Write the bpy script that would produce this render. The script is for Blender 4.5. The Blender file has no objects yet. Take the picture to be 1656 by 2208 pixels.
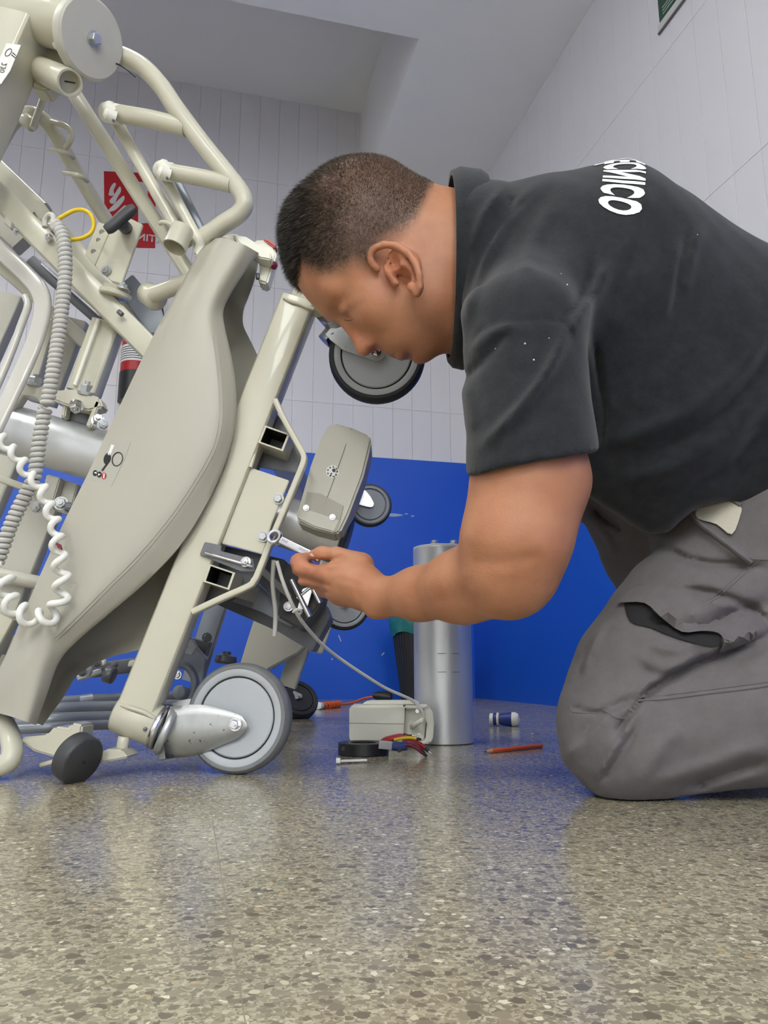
import bpy, bmesh, math, random
import numpy as np
from mathutils import Vector, Matrix
from mathutils.bvhtree import BVHTree

random.seed(7)
S = bpy.context.scene
COL = S.collection
PI = math.pi

# ---------------------------------------------------------------- camera
FPX = 1660.0
CAM_H = 0.14
PITCH = math.atan((1445 - 1104) / FPX)
CP, SP = math.cos(PITCH), math.sin(PITCH)
cam_d = bpy.data.cameras.new('camera')
cam = bpy.data.objects.new('camera', cam_d)
COL.objects.link(cam)
cam.location = (0, 0, CAM_H)
cam.rotation_euler = (PI / 2 + PITCH, 0, 0)
cam_d.sensor_fit = 'VERTICAL'
cam_d.sensor_height = 32.0
cam_d.lens = 32.0 * FPX / 2208.0
cam_d.clip_start = 0.02
cam_d.clip_end = 60
S.camera = cam

# ---------------------------------------------------------------- world, exposure
S.view_settings.view_transform = 'Standard'
S.view_settings.look = 'None'
S.view_settings.gamma = 1.0
S.view_settings.use_curve_mapping = False
S.view_settings.exposure = 0.0
S.cycles.max_bounces = 5
S.cycles.diffuse_bounces = 3
S.cycles.glossy_bounces = 3
W = bpy.data.worlds.new('world')
S.world = W
W.use_nodes = True
W.node_tree.nodes['Background'].inputs[0].default_value = (0.8, 0.85, 1, 1)
W.node_tree.nodes['Background'].inputs[1].default_value = 0.05
LAMP_POWER = 24.5

# ---------------------------------------------------------------- picture geometry helpers
def ray(px, py):
    x = (px - 828.0) / FPX
    u = -(py - 1104.0) / FPX
    return Vector((x, CP - u * SP, SP + u * CP))
def Q(px, py, Y):
    """world point seen at pixel (px, py) that stands Y metres away"""
    r = ray(px, py)
    return Vector((0, 0, CAM_H)) + r * (Y / r.y)
def FL(px, py, z=0.0):
    r = ray(px, py)
    return Vector((0, 0, CAM_H)) + r * ((z - CAM_H) / r.z)
def MPP(px, py, Y):
    """metres per pixel there"""
    return Y / ray(px, py).y / FPX

# ---------------------------------------------------------------- materials
MATS = {}
def srgb(r, g, b):
    f = lambda c: (c / 255 / 12.92) if c / 255 <= 0.04045 else ((c / 255 + 0.055) / 1.055) ** 2.4
    return (f(r), f(g), f(b), 1.0)
def mat(name, col, rough=0.5, metal=0.0, var=0.06, vscale=30.0, bump=0.0, bscale=200.0, spec=0.5, coat=0.0,
        sss=0.0, emit=None, alpha=1.0, trans=0.0, speck=None, sheen=0.0):
    if name in MATS:
        return MATS[name]
    m = bpy.data.materials.new(name)
    m.use_nodes = True
    nt = m.node_tree
    b = nt.nodes['Principled BSDF']
    b.inputs['Roughness'].default_value = rough
    b.inputs['Metallic'].default_value = metal
    b.inputs['Specular IOR Level'].default_value = spec
    b.inputs['Coat Weight'].default_value = coat
    b.inputs['Alpha'].default_value = alpha
    b.inputs['Transmission Weight'].default_value = trans
    b.inputs['Sheen Weight'].default_value = sheen
    if sss:
        b.inputs['Subsurface Weight'].default_value = sss
        b.inputs['Subsurface Radius'].default_value = (0.01, 0.004, 0.002)
        b.inputs['Subsurface Scale'].default_value = 0.4
    tc = nt.nodes.new('ShaderNodeTexCoord')
    n = nt.nodes.new('ShaderNodeTexNoise')
    n.inputs['Scale'].default_value = vscale
    n.inputs['Detail'].default_value = 2
    nt.links.new(tc.outputs['Object'], n.inputs['Vector'])
    mx = nt.nodes.new('ShaderNodeMix')
    mx.data_type = 'RGBA'
    mx.inputs['A'].default_value = tuple(c * (1 - var) for c in col[:3]) + (1,)
    mx.inputs['B'].default_value = tuple(min(1, c * (1 + var)) for c in col[:3]) + (1,)
    nt.links.new(n.outputs['Fac'], mx.inputs['Factor'])
    out = mx.outputs['Result']
    if speck:
        v = nt.nodes.new('ShaderNodeTexNoise')
        v.inputs['Scale'].default_value = speck[1]
        v.inputs['Detail'].default_value = 2
        nt.links.new(tc.outputs['Object'], v.inputs['Vector'])
        rp = nt.nodes.new('ShaderNodeValToRGB')
        rp.color_ramp.elements[0].position = speck[2]
        rp.color_ramp.elements[1].position = speck[2] + 0.04
        nt.links.new(v.outputs['Fac'], rp.inputs['Fac'])
        m2 = nt.nodes.new('ShaderNodeMix')
        m2.data_type = 'RGBA'
        nt.links.new(rp.outputs['Color'], m2.inputs['Factor'])
        nt.links.new(out, m2.inputs['A'])
        m2.inputs['B'].default_value = speck[0]
        out = m2.outputs['Result']
    nt.links.new(out, b.inputs['Base Color'])
    if bump >= 0.1:
        n2 = nt.nodes.new('ShaderNodeTexNoise')
        n2.inputs['Scale'].default_value = bscale
        n2.inputs['Detail'].default_value = 1
        nt.links.new(tc.outputs['Object'], n2.inputs['Vector'])
        bp = nt.nodes.new('ShaderNodeBump')
        bp.inputs['Strength'].default_value = bump
        bp.inputs['Distance'].default_value = 0.002
        nt.links.new(n2.outputs['Fac'], bp.inputs['Height'])
        nt.links.new(bp.outputs['Normal'], b.inputs['Normal'])
    if emit:
        b.inputs['Emission Color'].default_value = emit[0]
        b.inputs['Emission Strength'].default_value = emit[1]
    MATS[name] = m
    return m

CREAM = mat('cream_enamel', srgb(203, 200, 181), 0.28, 0, 0.03, 25, 0.05, 350, coat=0.2, speck=((0.33, 0.30, 0.24, 1), 60, 0.80))
COVER = mat('cover_plastic', srgb(180, 177, 164), 0.38, 0, 0.02, 12, 0.03, 600)
ZINC = mat('galvanised_zinc', srgb(186, 189, 190), 0.34, 0.6, 0.14, 60, speck=((0.16, 0.16, 0.16, 1), 150, 0.68))
STEEL = mat('bright_steel', srgb(215, 215, 218), 0.18, 1.0, 0.05, 60)
DSTEEL = mat('dark_steel', srgb(104, 106, 110), 0.38, 0.35, 0.15, 60)
ALU = mat('satin_aluminium', srgb(212, 214, 216), 0.36, 0.5, 0.04, 300, 0.04, 500)
WGREY = mat('wheel_grey_plastic', srgb(180, 185, 190), 0.45, 0, 0.05, 40)
TYRE = mat('tyre_rubber', srgb(122, 124, 126), 0.55, 0, 0.18, 60, 0.1, 200)
BTYRE = mat('black_rubber', srgb(42, 43, 46), 0.6, 0, 0.15, 50, 0.1, 200)
BLACK = mat('black_plastic', srgb(30, 30, 33), 0.4, 0, 0.1, 40)
DGREY = mat('dark_grey_plastic', srgb(62, 63, 66), 0.5, 0, 0.1, 60, 0.15, 300)
HGREY = mat('housing_grey_plastic', srgb(192, 190, 178), 0.42, 0, 0.03, 60, 0.1, 700)
BGREY = mat('blue_grey_metal', srgb(140, 146, 156), 0.35, 0.3, 0.08, 30)
CORDG = mat('grey_cord', srgb(196, 195, 190), 0.45, 0, 0.03, 60)
CORDW = mat('white_cord', srgb(240, 240, 234), 0.4, 0, 0.03, 60)
YELLOW = mat('yellow_cord', srgb(228, 196, 30), 0.4, 0, 0.05, 60)
ORANGE = mat('orange_plastic', srgb(214, 92, 36), 0.4, 0, 0.06, 60)
RED = mat('red_paint', srgb(178, 28, 36), 0.4, 0, 0.05, 30)
DRED = mat('dark_red_plastic', srgb(120, 20, 50), 0.4, 0, 0.05, 60)
BLUEP = mat('blue_plastic', srgb(36, 56, 130), 0.4, 0, 0.06, 60)
WHITE = mat('white_print', srgb(235, 235, 233), 0.5, 0, 0.02, 40)
INK = mat('black_print', srgb(26, 26, 28), 0.5, 0, 0.02, 40)
IVORY = mat('ivory_plastic', srgb(242, 241, 228), 0.45, 0, 0.02, 60, 0.05, 500)
WAX = mat('gloss_panel', srgb(205, 203, 196), 0.2, 0, 0.04, 25, coat=0.4)
STICK = mat('sticker_grey', srgb(178, 176, 164), 0.35, 0, 0.02, 40)

# ---------------------------------------------------------------- object helpers
def tag(o, label=None, cat=None, group=None, kind=None):
    if label: o['label'] = label
    if cat: o['category'] = cat
    if group: o['group'] = group
    if kind: o['kind'] = kind
    return o
def empty(name, loc=(0, 0, 0)):
    o = bpy.data.objects.new(name, None)
    o.empty_display_size = 0.05
    COL.objects.link(o)
    o.location = loc
    return o
def mesh_obj(name, verts, faces, m, parent=None, sharp=35, mats=None, mat_idx=None):
    me = bpy.data.meshes.new(name)
    me.from_pydata([tuple(v) for v in verts], [], faces)
    me.validate()
    bm = bmesh.new(); bm.from_mesh(me)
    bmesh.ops.recalc_face_normals(bm, faces=bm.faces)
    bm.to_mesh(me); bm.free()
    return link(name, me, m, parent, sharp)
def link(name, me, m, parent=None, sharp=35):
    me.materials.append(m)
    me.polygons.foreach_set('use_smooth', [True] * len(me.polygons))
    if sharp:
        me.set_sharp_from_angle(angle=math.radians(sharp))
    o = bpy.data.objects.new(name, me)
    COL.objects.link(o)
    if parent:
        o.parent = parent
        o.matrix_parent_inverse = chain_matrix(parent).inverted()
    return o
def chain_matrix(o):
    mtx = Matrix.Translation(o.location) @ o.rotation_euler.to_matrix().to_4x4()
    if o.parent:
        return chain_matrix(o.parent) @ o.matrix_parent_inverse @ mtx
    return mtx
def bm_obj(name, bm, m, parent=None, sharp=35):
    bmesh.ops.recalc_face_normals(bm, faces=bm.faces)
    me = bpy.data.meshes.new(name)
    bm.to_mesh(me); bm.free()
    return link(name, me, m, parent, sharp)

def smooth_path(pts, n=6):
    """Catmull-Rom through points"""
    P = [Vector(p) for p in pts]
    if len(P) < 3:
        return P
    out = []
    for i in range(len(P) - 1):
        p0 = P[i - 1] if i > 0 else P[0] * 2 - P[1]
        p1, p2 = P[i], P[i + 1]
        p3 = P[i + 2] if i + 2 < len(P) else P[-1] * 2 - P[-2]
        for k in range(n):
            t = k / n
            out.append(0.5 * ((2 * p1) + (p2 - p0) * t + (2 * p0 - 5 * p1 + 4 * p2 - p3) * t * t + (3 * p1 - p0 - 3 * p2 + p3) * t ** 3))
    out.append(P[-1])
    return out
def sweep(path, prof, closed_caps=True, radii=None, up=None):
    """sweep a closed 2D profile (list of (a,b)) along the path -> verts, faces"""
    path = [Vector(p) for p in path]
    n = len(path); k = len(prof)
    T = []
    for i in range(n):
        a = path[max(i - 1, 0)]; b = path[min(i + 1, n - 1)]
        T.append((b - a).normalized())
    u = Vector(up) if up else Vector((0, 1, 0))
    if abs(u.dot(T[0])) > 0.95:
        u = Vector((1, 0, 0)) if abs(T[0].x) < 0.9 else Vector((0, 0, 1))
    V = []; Fc = []
    nrm = (u - T[0] * u.dot(T[0])).normalized()
    for i in range(n):
        nrm = nrm - T[i] * nrm.dot(T[i])
        nrm.normalize()
        bi = T[i].cross(nrm)
        r = 1 if radii is None else radii[i]
        for (a, b) in prof:
            V.append(path[i] + nrm * (a * r) + bi * (b * r))
    for i in range(n - 1):
        for j in range(k):
            j2 = (j + 1) % k
            Fc.append((i * k + j, i * k + j2, (i + 1) * k + j2, (i + 1) * k + j))
    if closed_caps:
        Fc.append(tuple(range(k))[::-1])
        Fc.append(tuple((n - 1) * k + j for j in range(k)))
    return V, Fc
def circ(r, k=14):
    return [(r * math.cos(2 * PI * i / k), r * math.sin(2 * PI * i / k)) for i in range(k)]
def rrect(w, d, r, k=3):
    """rounded rectangle profile: a is depth (d), b is width (w)"""
    out = []
    r = min(r, w / 2 * 0.98, d / 2 * 0.98)
    for cx, cy, a0 in ((d / 2 - r, w / 2 - r, 0), (-d / 2 + r, w / 2 - r, PI / 2), (-d / 2 + r, -w / 2 + r, PI), (d / 2 - r, -w / 2 + r, 1.5 * PI)):
        for i in range(k + 1):
            a = a0 + PI / 2 * i / k
            out.append((cx + r * math.cos(a), cy + r * math.sin(a)))
    return out
def tube(name, pix, rpx, m, parent=None, smooth=6, k=16):
    """round tube through (px, py, Y) points; radius in pixels at the first point"""
    pts = [Q(*p) for p in pix]
    if smooth: pts = smooth_path(pts, smooth)
    r = rpx * MPP(*pix[0])
    V, Fc = sweep(pts, circ(r, k))
    return mesh_obj(name, V, Fc, m, parent, 40)
def wtube(name, pts, r, m, parent=None, smooth=6, k=12):
    if smooth: pts = smooth_path(pts, smooth)
    V, Fc = sweep(pts, circ(r, k))
    return mesh_obj(name, V, Fc, m, parent, 40)
def beam(name, A, B, wpx, depth, m, parent=None, rad=0.004, hollow=False):
    """rectangular tube between two (px, py, Y) points, wpx wide in the picture, depth metres deep"""
    a, b = Q(*A), Q(*B)
    w = wpx * MPP(*A)
    V, Fc = sweep([a, b], rrect(w, depth, rad), closed_caps=not hollow, up=(0, 1, 0))
    return mesh_obj(name, V, Fc, m, parent, 30)
def slab(name, poly, Y, thick, m, parent=None, bevel=0.0015, smooth=0, Ys=None):
    """polygon of pixels at distance Y, thickened away from the camera"""
    if smooth:
        pp = smooth_path([(p[0], p[1], 0) for p in list(poly) + [poly[0]]], smooth)[:-1]
        poly = [(p.x, p.y) for p in pp]
    bm = bmesh.new()
    vs = [bm.verts.new(Q(p[0], p[1], Y if Ys is None else Ys[i])) for i, p in enumerate(poly)]
    f = bm.faces.new(vs)
    r = bmesh.ops.extrude_face_region(bm, geom=[f])
    for e in r['geom']:
        if isinstance(e, bmesh.types.BMVert):
            e.co += Vector((0, thick, 0))
    if bevel:
        bmesh.ops.recalc_face_normals(bm, faces=bm.faces)
        bmesh.ops.bevel(bm, geom=[e for e in bm.edges if len(e.link_faces) == 2 and e.calc_face_angle() > 0.6], offset=bevel, segments=2, affect='EDGES', clamp_overlap=True)
    return bm_obj(name, bm, m, parent, 30)
def rod(name, a, b, r, m, parent=None, k=18, bevel=True, r2=None):
    """solid cylinder between two world points, softened rims"""
    a, b = Vector(a), Vector(b)
    L = (b - a).length
    r2 = r if r2 is None else r2
    e = min(r * 0.12, L * 0.2, 0.003) if bevel else 0
    t = (b - a).normalized()
    path = [a, a + t * e, b - t * e, b] if e else [a, b]
    rad = [r - e, r, r2, r2 - e] if e else [r, r2]
    V, Fc = sweep(path, circ(1, k), radii=rad)
    return mesh_obj(name, V, Fc, m, parent, 50)
def lathe(name, a, axis, prof, m, parent=None, k=40, sharp=35):
    """turn a profile [(dist along axis, radius)] about an axis through a"""
    a = Vector(a); axis = Vector(axis).normalized()
    u = axis.orthogonal().normalized(); v = axis.cross(u)
    V, Fc = [], []
    for (h, r) in prof:
        for i in range(k):
            t = 2 * PI * i / k
            V.append(a + axis * h + u * (r * math.cos(t)) + v * (r * math.sin(t)))
    n = len(prof)
    for i in range(n - 1):
        for j in range(k):
            j2 = (j + 1) % k
            Fc.append((i * k + j, i * k + j2, (i + 1) * k + j2, (i + 1) * k + j))
    if prof[0][1] > 1e-6 and prof[0] != prof[-1]: Fc.append(tuple(range(k))[::-1])
    if prof[-1][1] > 1e-6 and prof[0] != prof[-1]: Fc.append(tuple((n - 1) * k + j for j in range(k)))
    return mesh_obj(name, V, Fc, m, parent, sharp)
def bolt(name, c, axis, r, m, parent=None, h=None, stub=True):
    """hexagon bolt head with washer, standing on c along axis"""
    h = h or r * 0.8
    c = Vector(c); axis = Vector(axis).normalized()
    bm = bmesh.new()
    u = axis.orthogonal().normalized(); v = axis.cross(u)
    def ring(dist, rad, k, ph=0):
        return [bm.verts.new(c + axis * dist + u * (rad * math.cos(2 * PI * i / k + ph)) + v * (rad * math.sin(2 * PI * i / k + ph))) for i in range(k)]
    def skin(a, b):
        for i in range(len(a)):
            j = (i + 1) % len(a)
            bm.faces.new((a[i], a[j], b[j], b[i]))
    w0 = ring(-r * .2, r * 1.3, 18); w1 = ring(r * .22, r * 1.3, 18)
    skin(w0, w1); bm.faces.new(w1); bm.faces.new(w0)
    h0 = ring(r * .2, r, 6); h1 = ring(h * .85 + r * .2, r, 6); h2 = ring(h + r * .2, r * .86, 6)
    skin(h0, h1); skin(h1, h2); bm.faces.new(h2); bm.faces.new(h0)
    if stub:
        s0 = ring(h * .8, r * .5, 12); s1 = ring(h * 1.45 + r * .2, r * .46, 12)
        skin(s0, s1); bm.faces.new(s1)
    return bm_obj(name, bm, m, parent, 30)
def coil(name, axis_pts, R, r, turns, m, parent=None, k=8, per=14, stretch=None):
    """helical cord along a smooth axis"""
    ax = smooth_path(axis_pts, 10)
    L = [0]
    for i in range(1, len(ax)): L.append(L[-1] + (ax[i] - ax[i - 1]).length)
    tot = L[-1]
    N = int(turns * per)
    path = []
    tprev = None; nrm = None
    j = 0
    for i in range(N + 1):
        s = tot * i / N
        while j < len(L) - 2 and L[j + 1] < s: j += 1
        f = (s - L[j]) / max(1e-9, L[j + 1] - L[j])
        c = ax[j].lerp(ax[j + 1], f)
        t = (ax[min(j + 2, len(ax) - 1)] - ax[max(j - 1, 0)]).normalized()
        if nrm is None: nrm = t.orthogonal().normalized()
        nrm = (nrm - t * nrm.dot(t)).normalized()
        b = t.cross(nrm)
        a = 2 * PI * turns * i / N
        RR = R if not callable(R) else R(i / N)
        path.append(c + nrm * (RR * math.cos(a)) + b * (RR * math.sin(a)))
    V, Fc = sweep(path, circ(r, k))
    return mesh_obj(name, V, Fc, m, parent, 60)
def flat_text(body, bold=0.0):
    cu = bpy.data.curves.new('t', 'FONT')
    cu.body = body
    cu.offset = bold
    cu.space_character = 1.0 + bold * 2.2
    cu.resolution_u = 4
    cu.align_x = 'CENTER'; cu.align_y = 'CENTER'
    o = bpy.data.objects.new('t', cu)
    COL.objects.link(o)
    dg = bpy.context.evaluated_depsgraph_get()
    me = bpy.data.meshes.new_from_object(o.evaluated_get(dg))
    vs = [Vector(v.co) for v in me.vertices]
    fs = [tuple(p.vertices) for p in me.polygons]
    bpy.data.objects.remove(o); bpy.data.curves.remove(cu); bpy.data.meshes.remove(me)
    return vs, fs
def plate_text(name, body, M4, height, m, parent=None, mirror=True, bold=0.0, lift=0.0008):
    """lettering on a plane: M4 maps local x (reading), y (up), z (out of the plate)"""
    vs, fs = flat_text(body, bold)
    sx = -1 if mirror else 1
    V = [M4 @ Vector((sx * v.x * height, v.y * height, lift)) for v in vs]
    return mesh_obj(name, V, fs, m, parent, 0)
# ================================================================ the room
TH = math.radians(14.0)
DV = Vector((-math.sin(TH), math.cos(TH), 0))      # along the right-hand wall, away from the camera
NV = Vector((math.cos(TH), math.sin(TH), 0))       # along the back wall, to the right
RW_OFF = 1.427
BW_OFF = 3.80
CEIL = 2.73
CEIL_UP = 3.28
DADO = 1.235
UZ = Vector((0, 0, 1))
def room(b, a, z=0.0):
    """room axes: b along NV, a along DV"""
    return NV * b + DV * a + UZ * z
def RWP(px, py, lift=0.0):
    r = ray(px, py); t = (RW_OFF - lift) / r.dot(NV)
    return Vector((0, 0, CAM_H)) + r * t
def BWP(px, py, lift=0.0):
    r = ray(px, py); t = (BW_OFF - lift) / r.dot(DV)
    return Vector((0, 0, CAM_H)) + r * t
def rbox(name, b0, b1, a0, a1, z0, z1, m, parent=None, bevel=0.0):
    bm = bmesh.new()
    vs = {}
    for i, b in enumerate((b0, b1)):
        for j, a in enumerate((a0, a1)):
            for k, z in enumerate((z0, z1)):
                vs[i, j, k] = bm.verts.new(room(b, a, z))
    for f in (((0,0,0),(0,0,1),(0,1,1),(0,1,0)), ((1,0,0),(1,1,0),(1,1,1),(1,0,1)), ((0,0,0),(1,0,0),(1,0,1),(0,0,1)),
              ((0,1,0),(0,1,1),(1,1,1),(1,1,0)), ((0,0,0),(0,1,0),(1,1,0),(1,0,0)), ((0,0,1),(1,0,1),(1,1,1),(0,1,1))):
        bm.faces.new([vs[q] for q in f])
    if bevel:
        bmesh.ops.recalc_face_normals(bm, faces=bm.faces)
        bmesh.ops.bevel(bm, geom=list(bm.edges), offset=bevel, segments=1, affect='EDGES')
    return bm_obj(name, bm, m, parent, 30)

PAINT = mat('ceiling_paint', srgb(246, 246, 249), 0.7, 0, 0.02, 4, 0.05, 120)
GROUT = mat('wall_grout', srgb(236, 236, 236), 0.7, 0, 0.03, 20)
TILE = mat('wall_tile_glaze', srgb(226, 225, 233), 0.35, 0, 0.015, 3, 0.03, 60)
FGROUT = mat('floor_grout', srgb(158, 152, 136), 0.5, 0, 0.05, 40)

def blue_wall_material():
    m = bpy.data.materials.new('blue_wall_paint'); m.use_nodes = True
    nt = m.node_tree; b = nt.nodes['Principled BSDF']
    b.inputs['Roughness'].default_value = 0.42
    tc = nt.nodes.new('ShaderNodeTexCoord')
    n = nt.nodes.new('ShaderNodeTexNoise'); n.inputs['Scale'].default_value = 3; n.inputs['Detail'].default_value = 3
    nt.links.new(tc.outputs['Object'], n.inputs['Vector'])
    mx = nt.nodes.new('ShaderNodeMix'); mx.data_type = 'RGBA'
    mx.inputs['A'].default_value = srgb(24, 88, 208); mx.inputs['B'].default_value = srgb(28, 96, 218)
    nt.links.new(n.outputs['Fac'], mx.inputs['Factor'])
    # scuffs where the paint has been knocked off
    mp = nt.nodes.new('ShaderNodeMapping'); mp.inputs['Scale'].default_value = (3.0, 3.0, 22.0)
    nt.links.new(tc.outputs['Object'], mp.inputs['Vector'])
    s = nt.nodes.new('ShaderNodeTexNoise'); s.inputs['Scale'].default_value = 1.7; s.inputs['Detail'].default_value = 5; s.inputs['Roughness'].default_value = 0.75
    nt.links.new(mp.outputs['Vector'], s.inputs['Vector'])
    rp = nt.nodes.new('ShaderNodeValToRGB'); rp.color_ramp.elements[0].position = 0.735; rp.color_ramp.elements[1].position = 0.76
    nt.links.new(s.outputs['Fac'], rp.inputs['Fac'])
    m2 = nt.nodes.new('ShaderNodeMix'); m2.data_type = 'RGBA'
    nt.links.new(rp.outputs['Color'], m2.inputs['Factor']); nt.links.new(mx.outputs['Result'], m2.inputs['A'])
    m2.inputs['B'].default_value = srgb(170, 180, 205)
    nt.links.new(m2.outputs['Result'], b.inputs['Base Color'])
    return m
BLUEW = blue_wall_material()

def terrazzo_material():
    m = bpy.data.materials.new('terrazzo'); m.use_nodes = True
    nt = m.node_tree; L = nt.links; b = nt.nodes['Principled BSDF']
    tc = nt.nodes.new('ShaderNodeTexCoord')
    def vor(scale, feature='F1', rnd=1.0):
        v = nt.nodes.new('ShaderNodeTexVoronoi'); v.inputs['Scale'].default_value = scale
        v.feature = feature; v.inputs['Randomness'].default_value = rnd
        L.new(warp.outputs['Vector'], v.inputs['Vector'])
        return v
    wn = nt.nodes.new('ShaderNodeTexNoise'); wn.inputs['Scale'].default_value = 260; wn.inputs['Detail'].default_value = 1
    L.new(tc.outputs['Object'], wn.inputs['Vector'])
    warp = nt.nodes.new('ShaderNodeMix'); warp.data_type = 'VECTOR'
    class W_: pass
    L.new(tc.outputs['Object'], warp.inputs['A']); L.new(wn.outputs['Color'], warp.inputs['B']); warp.inputs['Factor'].default_value = 0.004
    warp_out = warp.outputs['Result']
    warp = W_(); warp.outputs = {'Vector': warp_out}
    def ramp(stops, const=True):
        r = nt.nodes.new('ShaderNodeValToRGB')
        if const: r.color_ramp.interpolation = 'CONSTANT'
        r.color_ramp.elements[0].position = stops[0][0]; r.color_ramp.elements[0].color = stops[0][1]
        r.color_ramp.elements[1].position = stops[1][0]; r.color_ramp.elements[1].color = stops[1][1]
        for p, c in stops[2:]:
            e = r.color_ramp.elements.new(p); e.color = c
        return r
    def layer(base, scale, stops, edge, thresh):
        """chips of one size: colour by random cell, a mask for which cells carry a chip and its outline"""
        v = vor(scale)
        sep = nt.nodes.new('ShaderNodeSeparateColor'); L.new(v.outputs['Color'], sep.inputs['Color'])
        r = ramp(stops); L.new(sep.outputs['Red'], r.inputs['Fac'])
        m1 = nt.nodes.new('ShaderNodeMath'); m1.operation = 'LESS_THAN'; m1.inputs[1].default_value = edge; L.new(v.outputs['Distance'], m1.inputs[0])
        m2 = nt.nodes.new('ShaderNodeMath'); m2.operation = 'GREATER_THAN'; m2.inputs[1].default_value = thresh; L.new(sep.outputs['Green'], m2.inputs[0])
        mm = nt.nodes.new('ShaderNodeMath'); mm.operation = 'MULTIPLY'; L.new(m1.outputs[0], mm.inputs[0]); L.new(m2.outputs[0], mm.inputs[1])
        mx = nt.nodes.new('ShaderNodeMix'); mx.data_type = 'RGBA'
        L.new(mm.outputs[0], mx.inputs['Factor']); L.new(base, mx.inputs['A']); L.new(r.outputs['Color'], mx.inputs['B'])
        return mx.outputs['Result']
    n0 = nt.nodes.new('ShaderNodeTexNoise'); n0.inputs['Scale'].default_value = 14; n0.inputs['Detail'].default_value = 3
    L.new(tc.outputs['Object'], n0.inputs['Vector'])
    r0 = ramp([(0.3, srgb(150, 144, 127)), (0.7, srgb(166, 160, 143))], False); L.new(n0.outputs['Fac'], r0.inputs['Fac'])
    c = r0.outputs['Color']
    c = layer(c, 520, [(0, srgb(174, 168, 151)), (0.4, srgb(138, 133, 118)), (0.8, srgb(190, 186, 170))], 2.0, 0.20)
    c = layer(c, 230, [(0, srgb(122, 117, 105)), (0.3, srgb(139, 134, 120)), (0.55, srgb(154, 149, 133)), (0.85, srgb(180, 175, 158))], 0.52, 0.35)
    c = layer(c, 135, [(0, srgb(112, 107, 97)), (0.35, srgb(130, 125, 113)), (0.7, srgb(147, 141, 127))], 0.50, 0.76)
    c = layer(c, 190, [(0, srgb(224, 219, 205)), (0.5, srgb(204, 197, 177)), (0.93, srgb(188, 166, 126))], 0.42, 0.92)
    wm = nt.nodes.new('ShaderNodeMix'); wm.data_type = 'RGBA'; wm.blend_type = 'MULTIPLY'; wm.inputs['Factor'].default_value = 1.0
    wm.inputs['B'].default_value = (1.0, .965, .86, 1)
    L.new(c, wm.inputs['A']); c = wm.outputs['Result']
    L.new(c, b.inputs['Base Color'])
    b.inputs['Roughness'].default_value = 0.17
    b.inputs['Specular IOR Level'].default_value = 0.6
    # slight unevenness of the polish
    n3 = nt.nodes.new('ShaderNodeTexNoise'); n3.inputs['Scale'].default_value = 9; n3.inputs['Detail'].default_value = 2
    L.new(tc.outputs['Object'], n3.inputs['Vector'])
    r3 = nt.nodes.new('ShaderNodeMapRange'); r3.inputs['To Min'].default_value = 0.10; r3.inputs['To Max'].default_value = 0.30
    L.new(n3.outputs['Fac'], r3.inputs['Value']); L.new(r3.outputs['Result'], b.inputs['Roughness'])
    return m
TERR = terrazzo_material()

# ---- floor: slab with terrazzo tiles laid on it
B0, A0 = -2.9, -5.0
floor = tag(rbox('floor', B0, RW_OFF + .1, A0, BW_OFF + .1, -0.06, -0.0004, FGROUT), 'grey-beige polished terrazzo floor laid in large tiles', kind='structure')
TS = 0.39
tile_me = None
bi0 = math.floor((B0 - 0.0295) / TS)
for bi in range(bi0, 6):
    for ai in range(-2, 11):
        b0 = 0.0295 + bi * TS; a0 = 0.24 + ai * TS
        b1 = b0 + TS; a1 = a0 + TS
        if b1 <= B0 or b0 >= RW_OFF or a0 >= BW_OFF: continue
        g = 0.0003
        full = b0 >= B0 and b1 <= RW_OFF and a0 >= A0 and a1 <= BW_OFF
        rbox('floor_tile', max(b0, B0) + g, min(b1, RW_OFF) - g, max(a0, A0) + g, min(a1, BW_OFF) - g, -0.012, 0.0, TERR, floor)

rbox('floor_tile', B0, RW_OFF, A0, .24 - 2 * TS - .0004, -.012, 0.0, TERR, floor)

# ---- walls
wall_back = tag(rbox('wall_back', B0, RW_OFF + .2, BW_OFF + .004, BW_OFF + .15, -.05, CEIL_UP + .3, GROUT), 'back wall, white tall tiles above a blue painted dado', kind='structure')
wall_right = tag(rbox('wall_right', RW_OFF + .004, RW_OFF + .15, A0, BW_OFF + .004, -.05, CEIL_UP + .3, GROUT), 'right-hand wall, pale narrow tiles above a blue dado', kind='structure')
wall_left = tag(rbox('wall_left', B0 - .15, B0, A0, BW_OFF + .15, -.05, CEIL_UP + .3, PAINT), 'plain painted left-hand wall', kind='structure')
wall_front = tag(rbox('wall_front', B0 - .15, RW_OFF + .15, A0 - .15, A0, -.05, CEIL_UP + .3, PAINT), 'plain painted wall behind the viewer', kind='structure')
rbox('painted_dado', B0, RW_OFF, BW_OFF - .0005, BW_OFF + .01, 0.0, DADO, BLUEW, wall_back)
rbox('painted_dado', RW_OFF - .0005, RW_OFF + .01, A0, BW_OFF, 0.0, DADO, BLUEW, wall_right)
TW = 0.108
ROWS = [DADO, 1.512, 2.13, CEIL]
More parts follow.
